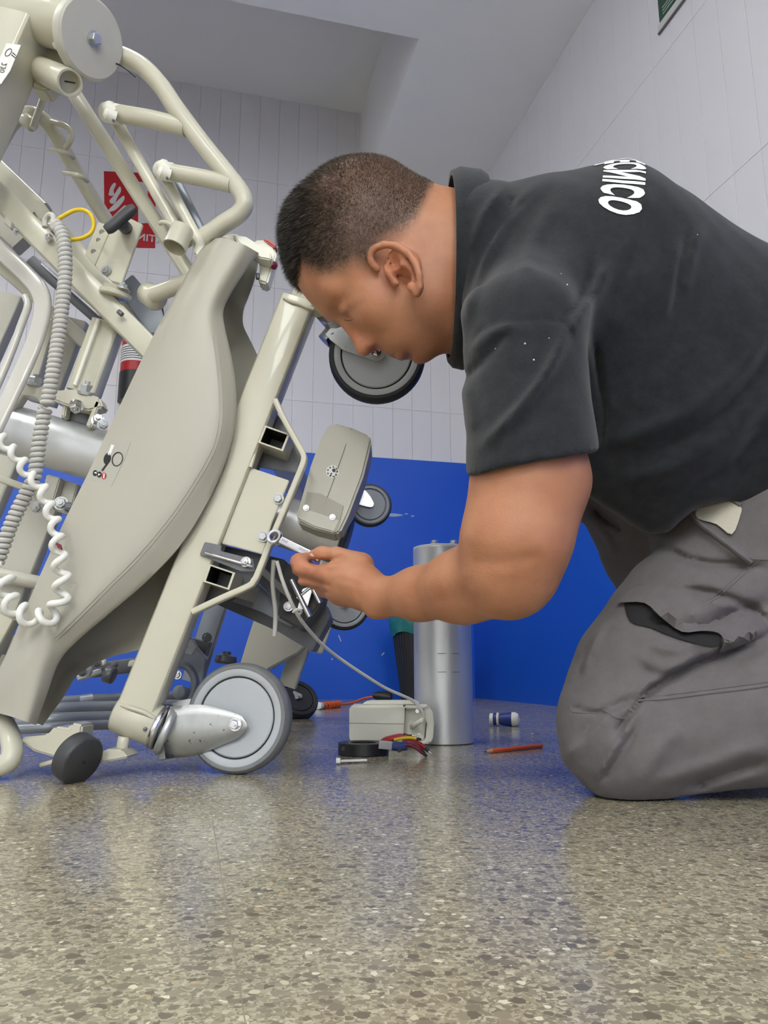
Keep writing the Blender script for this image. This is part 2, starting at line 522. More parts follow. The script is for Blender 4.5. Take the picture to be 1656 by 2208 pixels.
def wall_tiles():
    gap = 0.0010
    cache = {}
    def tile_mesh(w, h):
        key = (round(w, 4), round(h, 4))
        if key not in cache:
            bm = bmesh.new()
            r = bmesh.ops.create_cube(bm, size=1)
            for v in r['verts']:
                v.co = Vector((v.co.x * (w - gap), v.co.y * 0.006, v.co.z * (h - gap)))
            bmesh.ops.bevel(bm, geom=list(bm.edges), offset=0.0006, segments=1, affect='EDGES')
            me = bpy.data.meshes.new('wall_tile'); bm.to_mesh(me); bm.free()
            me.materials.append(TILE)
            cache[key] = me
        return cache[key]
    def put(parent, w, h, c, rz):
        o = bpy.data.objects.new('wall_tile', tile_mesh(w, h))
        o.location = c; o.rotation_euler = (0, 0, rz); o.parent = parent
        COL.objects.link(o)
    # right wall: nearest the corner first
    a = BW_OFF
    while a > 0.6:
        for z0, z1 in zip(ROWS[:-1], ROWS[1:]):
            put(wall_right, TW, z1 - z0, room(RW_OFF + .003, a - TW / 2, (z0 + z1) / 2), TH + PI / 2)
        a -= TW
    b = RW_OFF
    rows2 = ROWS[:-1] + [2.75, CEIL_UP]
    while b > -2.0:
        for z0, z1 in zip(rows2[:-1], rows2[1:]):
            put(wall_back, TW, z1 - z0, room(b - TW / 2, BW_OFF + .003, (z0 + z1) / 2), TH)
        b -= TW
wall_tiles()
# the untiled remainder of both walls, out of the picture
rbox('wall_plaster', RW_OFF, RW_OFF + .01, A0, .58, DADO, CEIL, TILE, wall_right)
rbox('wall_plaster', B0, -2.0, BW_OFF, BW_OFF + .01, DADO, CEIL_UP, TILE, wall_back)

# ---- ceiling: low part to the right and over the viewer, higher part at the back left
def on_z(px, py, z): return FL(px, py, z)
edge_b = 0.5 * (on_z(912, 77, CEIL).dot(NV) + on_z(815, 310, CEIL).dot(NV))
edge_a = 0.5 * (on_z(912, 77, CEIL).dot(DV) + on_z(560, 24, CEIL).dot(DV))
ceiling = tag(rbox('ceiling', edge_b, RW_OFF + .1, edge_a, BW_OFF + .1, CEIL, CEIL_UP + .2, PAINT), 'lower white ceiling strip along the right-hand wall', kind='structure')
c2 = tag(rbox('ceiling', B0 - .1, RW_OFF + .1, A0 - .1, edge_a, CEIL, CEIL_UP + .2, PAINT), 'lower white ceiling over the front of the room', kind='structure')
c3 = tag(rbox('ceiling', B0 - .1, edge_b, edge_a, BW_OFF + .1, CEIL_UP, CEIL_UP + .2, PAINT), 'higher recessed ceiling field at the back left', kind='structure')

# ---- ceiling lamps near the viewer, plus unseen ones added as fill
GLOW = mat('lamp_diffuser', (1, 1, 1, 1), 0.5, 0, 0, 10, emit=((.985, 1.0, .95, 1), LAMP_POWER))
FRAME = mat('lamp_frame', srgb(230, 230, 230), 0.4)
def ceiling_lamp(b, a, w, l, label):
    r = empty('ceiling_light', room(b, a, CEIL))
    tag(r, label, 'ceiling light', 'ceiling lights')
    rbox('lamp_body', b - w / 2, b + w / 2, a - l / 2, a + l / 2, CEIL - .03, CEIL - .001, FRAME, r)
    rbox('diffuser', b - w / 2 + .02, b + w / 2 - .02, a - l / 2 + .02, a + l / 2 - .02, CEIL - .036, CEIL - .0302, GLOW, r)
ceiling_lamp(-0.25, 1.25, .30, .60, 'small ceiling lamp over the kneeling technician')
ceiling_lamp(-1.3, -0.2, .17, .60, 'small ceiling lamp left of the viewer')
ceiling_lamp(0.15, -0.75, .10, 1.2, 'narrow long ceiling lamp just behind the viewer')
ceiling_lamp(-1.7, 1.5, .30, 1.2, 'added ceiling fill lamp beyond the left side of the bed')  # unseen lamp added to lift the back wall and recessed ceiling
ceiling_lamp(0.15, -2.4, .60, 1.2, 'added ceiling fill lamp in the middle of the room behind the viewer')  # this lamp and the next three are added for frontal fill
ceiling_lamp(-1.5, -2.4, .60, 1.2, 'added ceiling fill lamp at the left behind the viewer')
ceiling_lamp(0.15, -4.0, .60, 1.2, 'added ceiling fill lamp at the far right end behind the viewer')
ceiling_lamp(-1.5, -4.0, .60, 1.2, 'added ceiling fill lamp at the far left end behind the viewer')
# ================================================================ the hospital bed, tipped on its side
bed = empty('hospital_bed', FL(430, 1665))
tag(bed, 'cream hospital bed tipped on its side with its castors pointing right', 'hospital bed')
YB = 1.10                                   # distance of the castor crossbar
UB = (Q(646, 655, YB) - Q(292, 1545, YB)).normalized()     # along the crossbar, upwards
DN = Vector((UB.z, 0, -UB.x)).normalized()                 # towards the castors (bed underside)

def resample(P, n):
    L = [0]
    for i in range(1, len(P)): L.append(L[-1] + (P[i] - P[i - 1]).length)
    out = []
    for i in range(n):
        s = L[-1] * i / (n - 1); j = 0
        while j < len(L) - 2 and L[j + 1] < s: j += 1
        out.append(P[j].lerp(P[j + 1], (s - L[j]) / max(1e-9, L[j + 1] - L[j])))
    return out
# ---- column cover: sheet lofted through stations left edge, two creases, right edge
ST = [((452,516),(482,511),(528,528),(557,545)), ((425,550),(452,552),(505,568),(532,578)), ((395,605),(425,610),(472,625),(497,632)),
      ((365,660),(397,668),(455,672),(481,668)), ((335,715),(375,725),(458,722),(484,705)), ((308,770),(354,785),(466,778),(498,765)),
      ((270,850),(325,866),(472,845),(508,835)), ((230,934),(292,955),(472,905),(508,900)), ((190,1020),(262,1042),(458,965),(498,955)),
      ((138,1125),(215,1146),(420,1035),(478,1015)), ((100,1210),(180,1222),(370,1110),(440,1095)), ((60,1300),(140,1290),(300,1195),(385,1180)),
      ((25,1385),(100,1350),(230,1265),(310,1258)), ((0,1440),(70,1395),(170,1325),(235,1322)), ((-15,1475),(45,1440),(115,1378),(165,1382)),
      ((-25,1500),(35,1480),(90,1438),(127,1425)), ((-30,1520),(30,1520),(75,1500),(103,1487)), ((-35,1530),(25,1545),(60,1557),(76,1563))]
def loft_sheet(name, st, Yc, thick, m, parent, sub=5):
    rows = []
    cols = [smooth_path([Q(s[c][0], s[c][1], Yc[c]) for s in st], 5) for c in range(len(Yc))]
    n = len(cols[0])
    V = []
    K = None
    for i in range(n):
        row = []
        pts = [c[i] for c in cols]
        for c in range(len(pts) - 1):
            for t in range(sub):
                f = t / sub
                p = pts[c].lerp(pts[c + 1], f)
                row.append(p)
        row.append(pts[-1])
        K = len(row)
        # soften the folds
        for it in range(2):
            row = [row[0]] + [row[j] * .5 + (row[j - 1] + row[j + 1]) * .25 for j in range(1, K - 1)] + [row[-1]]
        V += row
    Fc = [(i * K + j, i * K + j + 1, (i + 1) * K + j + 1, (i + 1) * K + j) for i in range(n - 1) for j in range(K - 1)]
    N = len(V)
    V2 = [v + Vector((0, thick, 0)) for v in V]
    Fb = [tuple(N + q for q in f)[::-1] for f in Fc]
    rim = list(range(K)) + [i * K + K - 1 for i in range(1, n)] + [(n - 1) * K + j for j in range(K - 2, -1, -1)] + [i * K for i in range(n - 2, 0, -1)]
    Fr = [(rim[i], rim[(i + 1) % len(rim)], N + rim[(i + 1) % len(rim)], N + rim[i]) for i in range(len(rim))]
    return mesh_obj(name, V + V2, Fc + Fb + Fr, m, parent, 50)
cover = loft_sheet('column_cover', ST, (1.075, 1.040, 1.040, 1.062), 0.003, COVER, bed)
cover['label'] = 'large curved off-white plastic column cover'
dg = bpy.context.evaluated_depsgraph_get()
def bvh_of(o):
    me = o.data
    return BVHTree.FromPolygons([Vector(v.co) for v in me.vertices], [tuple(p.vertices) for p in me.polygons])
cover_bvh = bvh_of(cover)
def hit(bvh, px, py, lift=0.0008, default=1.1):
    o = Vector((0, 0, CAM_H)); d = ray(px, py).normalized()
    h, nrm, i, dist = bvh.ray_cast(o, d)
    if h is None: return Q(px, py, default)
    return h - d * lift
def decal(name, bvh, poly, lift, m, parent, smooth=0):
    """thin print lying on a surface, outline in pixels"""
    if smooth:
        pp = smooth_path([(p[0], p[1], 0) for p in list(poly) + [poly[0]]], smooth)[:-1]
        poly = [(p.x, p.y) for p in pp]
    V = [hit(bvh, x, y, lift) for x, y in poly]
    n = len(V)
    V += [v + Vector((0, lift * .8, 0)) for v in V]
    Fc = [tuple(range(n)), tuple(range(n, 2 * n))[::-1]] + [(i, (i + 1) % n, n + (i + 1) % n, n + i) for i in range(n)]
    return mesh_obj(name, V, Fc, m, parent, 20)
def ell(cx, cy, rx, ry, rot=0, k=20, a0=0, a1=2 * PI):
    return [(cx + rx * math.cos(a0 + (a1 - a0) * i / k) * math.cos(rot) - ry * math.sin(a0 + (a1 - a0) * i / k) * math.sin(rot),
             cy + rx * math.cos(a0 + (a1 - a0) * i / k) * math.sin(rot) + ry * math.sin(a0 + (a1 - a0) * i / k) * math.cos(rot)) for i in range(k)]
def ring_decal(name, bvh, cx, cy, rx, ry, w, rot, lift, m, parent, k=28):
    o_ = ell(cx, cy, rx, ry, rot, k); i_ = ell(cx, cy, rx - w, ry - w, rot, k)
    V = [hit(bvh, *p, lift) for p in o_] + [hit(bvh, *p, lift) for p in i_]
    Fc = [(i, (i + 1) % k, k + (i + 1) % k, k + i) for i in range(k)]
    return mesh_obj(name, V, Fc, m, parent, 0)
sticker = decal('warning_sticker', cover_bvh, [(241, 947), (281, 954), (271, 985), (240, 1049), (193, 1034), (215, 985)], .0006, STICK, bed)
sticker['label'] = 'clear pictogram sticker'
decal('print', cover_bvh, ell(231, 989, 7.5, 12.5, .25), .0012, INK, sticker)
decal('print', cover_bvh, [(229, 999), (233, 1000), (221, 1016), (218, 1014)], .0012, INK, sticker)
decal('print', cover_bvh, [(240, 958), (247, 960), (238, 982), (232, 980)], .0012, WHITE, sticker)
ring_decal('print', cover_bvh, 253, 990, 12, 16, 2.2, .3, .0012, INK, sticker)
decal('print', cover_bvh, ell(205, 1020, 5, 6.5, .2), .0012, INK, sticker)
decal('print', cover_bvh, ell(214, 1023, 5, 6.5, .2), .0012, INK, sticker)
decal('print', cover_bvh, ell(224, 1026, 5, 7, .2), .0012, RED, sticker)
decal('print', cover_bvh, [(223, 1021), (226, 1021), (225, 1031), (222, 1031)], .0018, WHITE, sticker)
decal('print', cover_bvh, [(202, 1019), (208, 1017), (208, 1022)], .0018, WHITE, sticker)
decal('print', cover_bvh, [(211, 1021), (217, 1022), (212, 1026)], .0018, WHITE, sticker)

for s_ in (0, 1):
    cr_ = [(hit(cover_bvh, x + s_ * 7, y + s_ * 2, .0003)) for (x, y) in [st[2] for st in ST[4:15]]]
    wtube('crease_bead', cr_, .0007, COVER, cover, 5, 6)
# back leaf of the cover and the wall joining both leaves
BKR = [(557,545),(552,590),(538,632),(523,675),(526,705),(556,768),(580,840),(584,920),(560,1010),(520,1110),(470,1210),(410,1310),(350,1380),(300,1401),(228,1420),(165,1456),(140,1497),(112,1535),(91,1564)]
BKL = [(470,520),(445,560),(420,610),(395,665),(370,720),(345,775),(310,850),(270,935),(235,1015),(190,1110),(155,1190),(115,1275),(80,1350),(50,1405),(30,1450),(15,1485),(5,1515),(0,1530)]
BKR_r = smooth_path([(p[0], p[1], 0) for p in BKR], 4); BKL_r = smooth_path([(p[0], p[1], 0) for p in BKL], 4)
ra, rb = resample(BKL_r, 40), resample(BKR_r, 40)
st2 = [((a.x, a.y), (a.x * .6 + b.x * .4, a.y * .6 + b.y * .4), (a.x * .25 + b.x * .75, a.y * .25 + b.y * .75), (b.x, b.y)) for a, b in zip(ra, rb)]
loft_sheet('column_cover', st2, (1.17, 1.185, 1.185, 1.165), 0.003, COVER, bed)
# joining wall along the left edges and over the top
lw = [(s[0][0], s[0][1]) for s in ST]
lwr = resample(smooth_path([(p[0], p[1], 0) for p in lw], 4), 40)
V = []
for a, b in zip(lwr, ra):
    V += [Q(a.x, a.y, 1.0755), Q(b.x, b.y, 1.172)]
n = len(lwr)
mesh_obj('cover_edge', V, [(2 * i, 2 * i + 1, 2 * i + 3, 2 * i + 2) for i in range(n - 1)], COVER, bed, 50)
V = []
top_a = resample([Vector((p[0], p[1], 0)) for p in ST[0]], 12); top_b = resample([Vector(p + (0,)) for p in ((470,520),(500,522),(530,534),(557,545))], 12)
for i, (a, b) in enumerate(zip(top_a, top_b)):
    V += [Q(a.x, a.y, 1.06), Q(b.x, b.y, 1.168)]
mesh_obj('cover_edge', V, [(2 * i, 2 * i + 1, 2 * i + 3, 2 * i + 2) for i in range(11)], COVER, bed, 50)

# ---- castor crossbar with sockets
beam('castor_crossbar', (646, 655, YB), (300, 1530, YB), 74, 0.046, CREAM, bed, 0.006)
rod('castor_socket', Q(634, 636, YB), Q(706, 664, YB), 27 * MPP(640, 640, YB), CREAM, bed, 28)
rod('castor_socket', Q(254, 1533, YB), Q(342, 1567, YB), 44 * MPP(290, 1550, YB), CREAM, bed, 32)
rod('grub_screw', Q(313, 1572, YB - .031), Q(313, 1572, YB - .0265), 4.5 * MPP(313, 1572, YB), DSTEEL, bed, 10)
wtube('weld_bead', [Q(612, 642, YB - .024), Q(628, 650, YB - .026), Q(646, 655, YB - .026), Q(662, 662, YB - .026), Q(676, 667, YB - .024)], .0028, CREAM, bed)
wtube('weld_bead', [Q(262, 1521, YB - .024), Q(285, 1528, YB - .028), Q(310, 1536, YB - .028), Q(333, 1548, YB - .024)], .0028, CREAM, bed)

def castor(c, axis, R, wid, pivot, pr, name='castor', tyre=TYRE, face=WGREY, hub_side=-1, fork=ZINC, cheeks=(-1, 1)):
    """swivel castor: axle centre c, axle direction (towards the viewer), wheel radius and width, pivot point of the fork"""
    c = Vector(c); axis = Vector(axis).normalized(); pivot = Vector(pivot)
    w = wid / 2
    tyr = lathe('wheel', c, axis, [(-w * .8, R * .80), (-w, R * .885), (-w * .98, R * .94), (-w * .6, R * .99), (0, R), (w * .6, R * .99), (w * .98, R * .94), (w, R * .885), (w * .8, R * .80), (-w * .8, R * .80)], tyre, bed, 56)
    tyr['label'] = 'castor wheel with rubber tyre'
    for s in (-1, 1):
        lathe('wheel_rim', c, axis * s, [(w * .55, R * .74), (w * .86, R * .745), (w * .98, R * .78), (w * .98, R * .872), (w * .6, R * .882)], face, tyr, 48)
        lathe('wheel_disc', c, axis * s, [(w * .2, R * .71), (w * .78, R * .71), (w * .86, R * .69), (w * .86, R * .5), (w * .80, R * .3), (w * .82, 0.0005)], face, tyr, 48)
        lathe('rim_groove', c, axis * s, [(w * .50, R * .70), (w * .62, R * .70), (w * .62, R * .755), (w * .50, R * .755)], BLACK, tyr, 40)
    # fork: crown on the pivot plus two cheek plates
    d = (c - pivot)
    d = d - axis * d.dot(axis)
    L = d.length; d.normalize()
    e = axis.cross(d).normalized()
    for s in cheeks:
        off = axis * (s * (w + .004))
        prof = [(-0.02 * L, 1.0, .80), (.14 * L, 1.06, .86), (.45 * L, 1.02, .86), (.80 * L, .76, .60), (1.02 * L, .42, .42)]
        top = [pivot + d * h + e * (pr * k) for h, k, k2 in prof]
        bot = [pivot + d * h - e * (pr * k2) for h, k, k2 in prof]
        nose = [c + d * (pr * .42 * math.cos(a)) + e * (pr * .42 * math.sin(a)) for a in np.linspace(1.25, -1.25, 9)]
        outl = [p + off for p in top[:-1] + nose + bot[:-1][::-1]]
        bm = bmesh.new()
        vs = [bm.verts.new(p) for p in outl]
        f = bm.faces.new(vs)
        r_ = bmesh.ops.extrude_face_region(bm, geom=[f])
        for v in r_['geom']:
            if isinstance(v, bmesh.types.BMVert): v.co += axis * (s * .003)
        ck = bm_obj('fork_cheek', bm, fork, bed, 30)
        bolt('axle_nut', c + axis * (s * (w + .007)), axis * s, pr * .17, STEEL, ck)
    # crown: half drum bridging the cheeks
    V, Fc = [], []
    kk = 9
    for i in range(kk):
        a = PI * i / (kk - 1)
        rr = w + .0055
        p = pivot + axis * (rr * math.cos(a)) - d * (rr * .9 * math.sin(a)) + d * .004
        V += [p + e * pr * .96, p - e * pr * .96]
    Fc = [(2 * i, 2 * i + 1, 2 * i + 3, 2 * i + 2) for i in range(kk - 1)]
    Fc += [tuple(2 * i for i in range(kk)), tuple(2 * i + 1 for i in range(kk))[::-1]]
    mesh_obj('fork_crown', V, Fc, fork, bed, 30)
    return tyr
# near lower castor, standing on the floor
Rw = 0.0755
wc = FL(523, 1671); wc = Vector((wc.x, wc.y, Rw))
wax = Vector((-.20, -1, .06)).normalized()
wc = Q(516, 1559, 1.115); wc.z = max(wc.z, Rw * .995)
castor(wc, wax, Rw, .030, Q(360, 1577, 1.112), .038, cheeks=(-1,))
rod('swivel_bearing', Q(338, 1566, YB), Q(350, 1571, YB), 48 * MPP(340, 1566, YB), STEEL, bed, 40)
rod('swivel_bearing', Q(351, 1571, YB), Q(366, 1577, YB + .002), 52 * MPP(340, 1566, YB), ZINC, bed, 40)
# near cheek of the fork: flat above, rolled inwards below
tp_ = resample(smooth_path([(366, 1526, 0), (400, 1520, 0), (440, 1520, 0), (480, 1529, 0), (508, 1538, 0), (524, 1546, 0), (533, 1562, 0)], 5), 26)
bt_ = resample(smooth_path([(334, 1627, 0), (370, 1634, 0), (410, 1631, 0), (450, 1619, 0), (485, 1604, 0), (514, 1591, 0), (532, 1570, 0)], 5), 26)
V = []
for i_, (p, q) in enumerate(zip(tp_, bt_)):
    r_ = (1 - i_ / 25.0) ** .6
    for k in range(11):
        t = k / 10.0
        Yk = 1.086 - .004 * i_ / 25.0 + r_ * (.030 * max(0, (t - .45) / .55) ** 2.2 + .006 * max(0, (.12 - t) / .12) ** 2)
        V.append(Q(p.x + (q.x - p.x) * t, p.y + (q.y - p.y) * t, Yk))
n_ = len(V)
F1 = [(i * 11 + k, i * 11 + k + 1, (i + 1) * 11 + k + 1, (i + 1) * 11 + k) for i in range(25) for k in range(10)]
rim_ = list(range(11)) + [i * 11 + 10 for i in range(1, 26)] + [25 * 11 + k for k in range(9, -1, -1)] + [i * 11 for i in range(24, 0, -1)]
F2 = [tuple(n_ + q for q in f)[::-1] for f in F1] + [(rim_[i], rim_[(i + 1) % len(rim_)], n_ + rim_[(i + 1) % len(rim_)], n_ + rim_[i]) for i in range(len(rim_))]
ck_ = mesh_obj('fork_cheek', V + [v + Vector((0, .003, 0)) for v in V], F1 + F2, ZINC, bed, 50)
bolt('axle_nut', Q(508, 1562, 1.081), (-.2, -1, .06), .0068, STEEL, ck_)
# near upper castor
castor(Q(813, 768, 1.13), Vector((-.05, -1, -.10)), Rw * 1.0, .030, Q(731, 704, 1.13), .034, tyre=BTYRE)
rod('swivel_bearing', Q(704, 663, YB), Q(726, 690, YB + .02), .022, STEEL, bed, 24)
# far castors and the fifth wheel
castor(Q(797, 1090, 2.28), Vector((.10, -1, .05)), .0665, .03, Q(762, 1068, 2.28), .026, tyre=BTYRE, face=mat('far_wheel_grey', srgb(120, 124, 132), .5))
castor(Q(742, 1303, 1.78), Vector((.15, -1, 0)), .060, .03, Q(700, 1300, 1.80), .022, tyre=BTYRE)
castor(Q(640, 1510, 2.35), Vector((.40, -.70, .60)), .064, .034, Q(600, 1500, 2.35), .020, tyre=BTYRE, face=BTYRE)
# far crossbar and far rails
beam('castor_crossbar', (770, 1040, 2.22), (620, 1480, 2.22), 36, 0.046, CREAM, bed, 0.006)

# ---- pedal/foot under the lower end
rod('pedal_stem', Q(268, 1588, 1.09), Q(262, 1622, 1.09), 13 * MPP(268, 1600, 1.09), CREAM, bed)
slab('pedal_plate', [(205, 1628), (232, 1615), (262, 1617), (276, 1634), (212, 1646)], 1.06, .05, CREAM, bed, .002)
slab('pedal_bracket', [(100, 1585), (118, 1566), (150, 1570), (153, 1558), (178, 1563), (172, 1605), (140, 1640), (72, 1620), (40, 1598), (45, 1590)], 1.07, .045, CREAM, bed, .003)
rod('pedal_disc', Q(118, 1636, 1.10), Q(120, 1646, 1.10), 32 * MPP(118, 1640, 1.1), CREAM, bed, 24)
rn_ = Vector((.917, -.446, -.385)).normalized()
rc_ = Q(181, 1644, 1.02)
roller = rod('bumper_roller', rc_ - rn_ * .024, rc_, 54 * MPP(170, 1645, 1.02), DGREY, bed, 48)
roller['label'] = 'dark grey rubber bumper roller'
rod('roller_axle', Q(140, 1625, 1.075), rc_ - rn_ * .02, .008, CREAM, bed)
rod('axle_hole', rc_ - rn_ * .001, rc_ + rn_ * .0004, .0025, BLACK, roller, 10, False)
tube('side_rail', [(-40, 1580, 1.12), (0, 1558, 1.1), (18, 1580, 1.08), (26, 1612, 1.06), (20, 1640, 1.05), (-10, 1655, 1.05), (-50, 1660, 1.06)], 21, CREAM, bed)
for y0, y1, Y, r in ((1512, 1502, 1.62, 10), (1528, 1522, 1.5, 13), (1552, 1546, 1.40, 15), (1568, 1560, 1.33, 11)):
    tube('side_rail', [(40, y0 + 4, Y), (120, y0, Y), (200, (y0 + y1) / 2, Y + .05), (300, y1, Y + .1), (430, y1 - 2, Y + .2)], r, BGREY, bed)
tube('sleeve', [(172, 1512, 1.6), (200, 1508, 1.61)], 13, BGREY, bed, 0)

# ---- underside between crossbar and motor
def square_socket(quad, Y, L):
    """open ended square rail running away from the viewer"""
    c = [Q(x, y, Y) for x, y in quad]
    ctr = sum(c, Vector()) / 4
    inn = [ctr + (p - ctr) * .84 for p in c]
    back = Vector((0, L, 0))
    V = c + inn + [p + back for p in c] + [p + back for p in inn]
    Fc = []
    for i in range(4):
        j = (i + 1) % 4
        Fc += [(i, j, 4 + j, 4 + i), (i, 8 + i, 8 + j, j), (4 + i, 4 + j, 12 + j, 12 + i), (8 + i, 12 + i, 12 + j, 8 + j)]
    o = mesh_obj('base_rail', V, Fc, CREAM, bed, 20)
    bore = [ctr + (p - ctr) * .835 + Vector((0, .002, 0)) for p in c]  # near-black lining paints in the deep shade inside the cream rail
    mesh_obj('rail_bore_shade', bore + [p + back * .85 for p in bore], [(i, (i + 1) % 4, 4 + (i + 1) % 4, 4 + i) for i in range(4)] + [(4, 5, 6, 7)], mat('bore_shade_black', srgb(24, 23, 22), .8), o, 20)
    Vp = [p + back * .9 for p in inn]
    mesh_obj('rail_plug', Vp + [p + Vector((0, .004, 0)) for p in Vp], [(0, 1, 2, 3), (7, 6, 5, 4)], BLACK, o, 0)
    return o
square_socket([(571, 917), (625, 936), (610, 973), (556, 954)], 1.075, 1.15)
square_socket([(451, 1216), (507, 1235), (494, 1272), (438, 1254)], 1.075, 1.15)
slab('gusset_plate', [(540, 1008), (624, 1036), (585, 1130), (566, 1195), (478, 1172)], 1.085, .006, CREAM, bed, .001)
slab('gusset_plate', [(590, 880), (560, 950), (548, 1005), (575, 1010), (640, 1020), (650, 985), (628, 940)], 1.13, .004, DSTEEL, bed, .001)
slab('gusset_plate', [(441, 1166), (566, 1196), (552, 1248), (536, 1268), (470, 1298), (425, 1316), (418, 1250)], 1.14, .004, DSTEEL, bed, .001)
slab('tray_wall', [(500, 1296), (556, 1258), (600, 1300), (646, 1338), (628, 1352), (560, 1318)], 1.29, .012, BGREY, bed, .001)
slab('tray_wall', [(566, 1195), (612, 1206), (660, 1250), (640, 1330), (590, 1290), (552, 1252)], 1.27, .012, DSTEEL, bed, .001)
gp_ = [Q(*p) for p in [(594, 864, 1.06), (613, 905, 1.06), (632, 940, 1.06), (653, 978, 1.06), (656, 992, 1.06), (650, 1012, 1.06), (622, 1080, 1.06), (586, 1165, 1.06), (556, 1240, 1.06), (549, 1252, 1.06), (538, 1264, 1.06), (480, 1290, 1.06), (416, 1320, 1.06)]]
V, Fc = sweep(smooth_path(gp_, 4), rrect(.0085, .016, .002), up=(0, 1, 0))
mesh_obj('guard_bar', V, Fc, CREAM, bed, 40)
tube('guard_rod', [(598, 870, 1.09), (570, 915, 1.09), (556, 955, 1.085), (540, 1008, 1.08)], 4.5, CREAM, bed, 3)
for x, y in ((601, 1076), (568, 1157)):
    bolt('bolt', Q(x, y, 1.084), (-.15, -1, 0), 9.5 * MPP(x, y, 1.08), ZINC, bed, stub=False)
# slotted catch
slab('catch_plate', [(441, 1168), (478, 1176), (476, 1188), (545, 1205), (550, 1232), (520, 1232), (430, 1196)], 1.072, .008, DSTEEL, bed, .001)
rod('catch_rod', Q(442, 1192, 1.066), Q(545, 1222, 1.066), 3.5 * MPP(450, 1192, 1.066), STEEL, bed)
bolt('bolt', Q(530, 1212, 1.068), (-.1, -1, .2), 9 * MPP(530, 1212, 1.07), STEEL, bed)
# motor drum
drum_a, drum_b = Q(590, 1118, 1.20), Q(742, 1166, 1.20)
lathe('motor_drum', drum_a, drum_b - drum_a, [(0, .036), (.004, .040), ((drum_b - drum_a).length - .004, .040), ((drum_b - drum_a).length, .037)], ALU, bed, 40)
lathe('drum_ring', drum_b, drum_b - drum_a, [(-.002, .041), (.004, .041), (.006, .036)], BLACK, bed, 40)
slab('side_fin', [(742, 1135), (752, 1140), (752, 1165), (742, 1180), (736, 1182)], 1.24, .02, IVORY, bed, .002, smooth=3)
# grey motor housing
HO = [(705, 920), (719, 911), (757, 921), (796, 938), (802, 950), (797, 972), (784, 1025), (752, 1110), (734, 1148), (724, 1153), (677, 1141), (643, 1126), (638, 1118), (645, 1092), (658, 1046), (670, 1003), (690, 948)]
house = slab('motor_housing', HO, 1.10, .085, HGREY, bed, .007)
house['label'] = 'grey plastic motor housing'
house_bvh = bvh_of(house)
# inset terminal pocket at the lower end: a frame standing proud of the pocket floor
slab('pocket_panel', [(662, 1060), (692, 1064), (742, 1091), (733, 1125), (654, 1098)], 1.0985, .006, mat('pocket_grey', srgb(164, 161, 149), .5), house, .001)
slab('terminal_cover', [(652, 1095), (734, 1122), (722, 1149), (678, 1137), (643, 1120)], 1.096, .006, HGREY, house, .002)
for x, y in ((660, 1095), (717, 1115)):
    bolt('screw', Q(x, y, 1.096), (0, -1, 0), 5 * MPP(x, y, 1.1), STEEL, house, stub=False)
V = smooth_path([Q(*p, 1.1) for p in ((757, 921), (735, 990), (715, 1045), (706, 1072))], 6)
hs = [hit(house_bvh, x, y, .0004) for x, y in ((757, 924), (742, 970), (728, 1010), (716, 1045), (704, 1076))]
wtube('housing_seam', hs, .0006, mat('seam_grey', srgb(140, 138, 128), .6), house, 3, 6)
lab = decal('round_sticker', house_bvh, ell(717, 1017, 14, 14), .0006, WHITE, house)
for i in range(9):
    a = 2 * PI * i / 9
    decal('print', house_bvh, ell(717 + 10.5 * math.cos(a), 1017 + 10.5 * math.sin(a), 2.0, 1.4, a + PI / 2, 8), .0013, INK, lab)
decal('print', house_bvh, ell(720, 1014, 4, 4, 0, 12), .0013, INK, lab)
decal('print', house_bvh, [(713, 1020), (716, 1019), (714, 1026), (712, 1025)], .0013, INK, lab)

# mechanism below the drum
slab('cable_tray', [(452, 1282), (500, 1275), (640, 1350), (700, 1300), (712, 1330), (672, 1405), (600, 1362), (460, 1300)], 1.32, .10, DSTEEL, bed, .002)
slab('actuator_block', [(610, 1215), (690, 1225), (700, 1290), (650, 1360), (598, 1330)], 1.22, .08, BLACK, bed, .003)
for a_, b_, r_ in (((628, 1250, 1.2), (668, 1330, 1.2), 6), ((655, 1230, 1.2), (690, 1300, 1.2), 5), ((640, 1290, 1.2), (675, 1262, 1.2), 3.5)):
    tube('actuator_rod', [a_, b_], r_, STEEL, bed, 0)
slab('actuator_bracket', [(652, 1270), (676, 1262), (662, 1310), (640, 1318)], 1.2, .01, STEEL, bed, .001)
bolt('bolt', Q(622, 1308, 1.21), (0, -1, .1), .006, STEEL, bed)
beam('tie_strap', (560, 1225, 1.15), (650, 1310, 1.25), 14, .006, ZINC, bed, .002)
tube('cable_strap', [(590, 1208, 1.12), (588, 1260, 1.13), (594, 1320, 1.14), (592, 1372, 1.14)], 5, CORDG, bed, 4)
# zinc and grey levers seen under the crossbar
beam('lever_bar', (470, 1300, 1.75), (415, 1470, 1.75), 42, .03, BGREY, bed, .003)
beam('lever_bar', (395, 1385, 1.5), (450, 1400, 1.5), 30, .03, DSTEEL, bed, .003)
slab('lever_plate', [(390, 1380), (420, 1392), (445, 1420), (438, 1470), (425, 1480), (400, 1440), (385, 1410)], 1.45, .02, BGREY, bed, .002)
tube('lever_hook', [(385, 1432, 1.38), (405, 1438, 1.38), (418, 1458, 1.38), (420, 1480, 1.38), (410, 1505, 1.38), (395, 1530, 1.38)], 9, BGREY, bed)
rod('lever_boss', Q(385, 1492, 1.36), Q(405, 1499, 1.4), .012, BGREY, bed)
bolt('bolt', Q(382, 1455, 1.37), (0, -1, 0), .006, STEEL, bed)
bolt('bolt', Q(446, 1375, 1.44), (.3, -1, 0), .007, DSTEEL, bed)
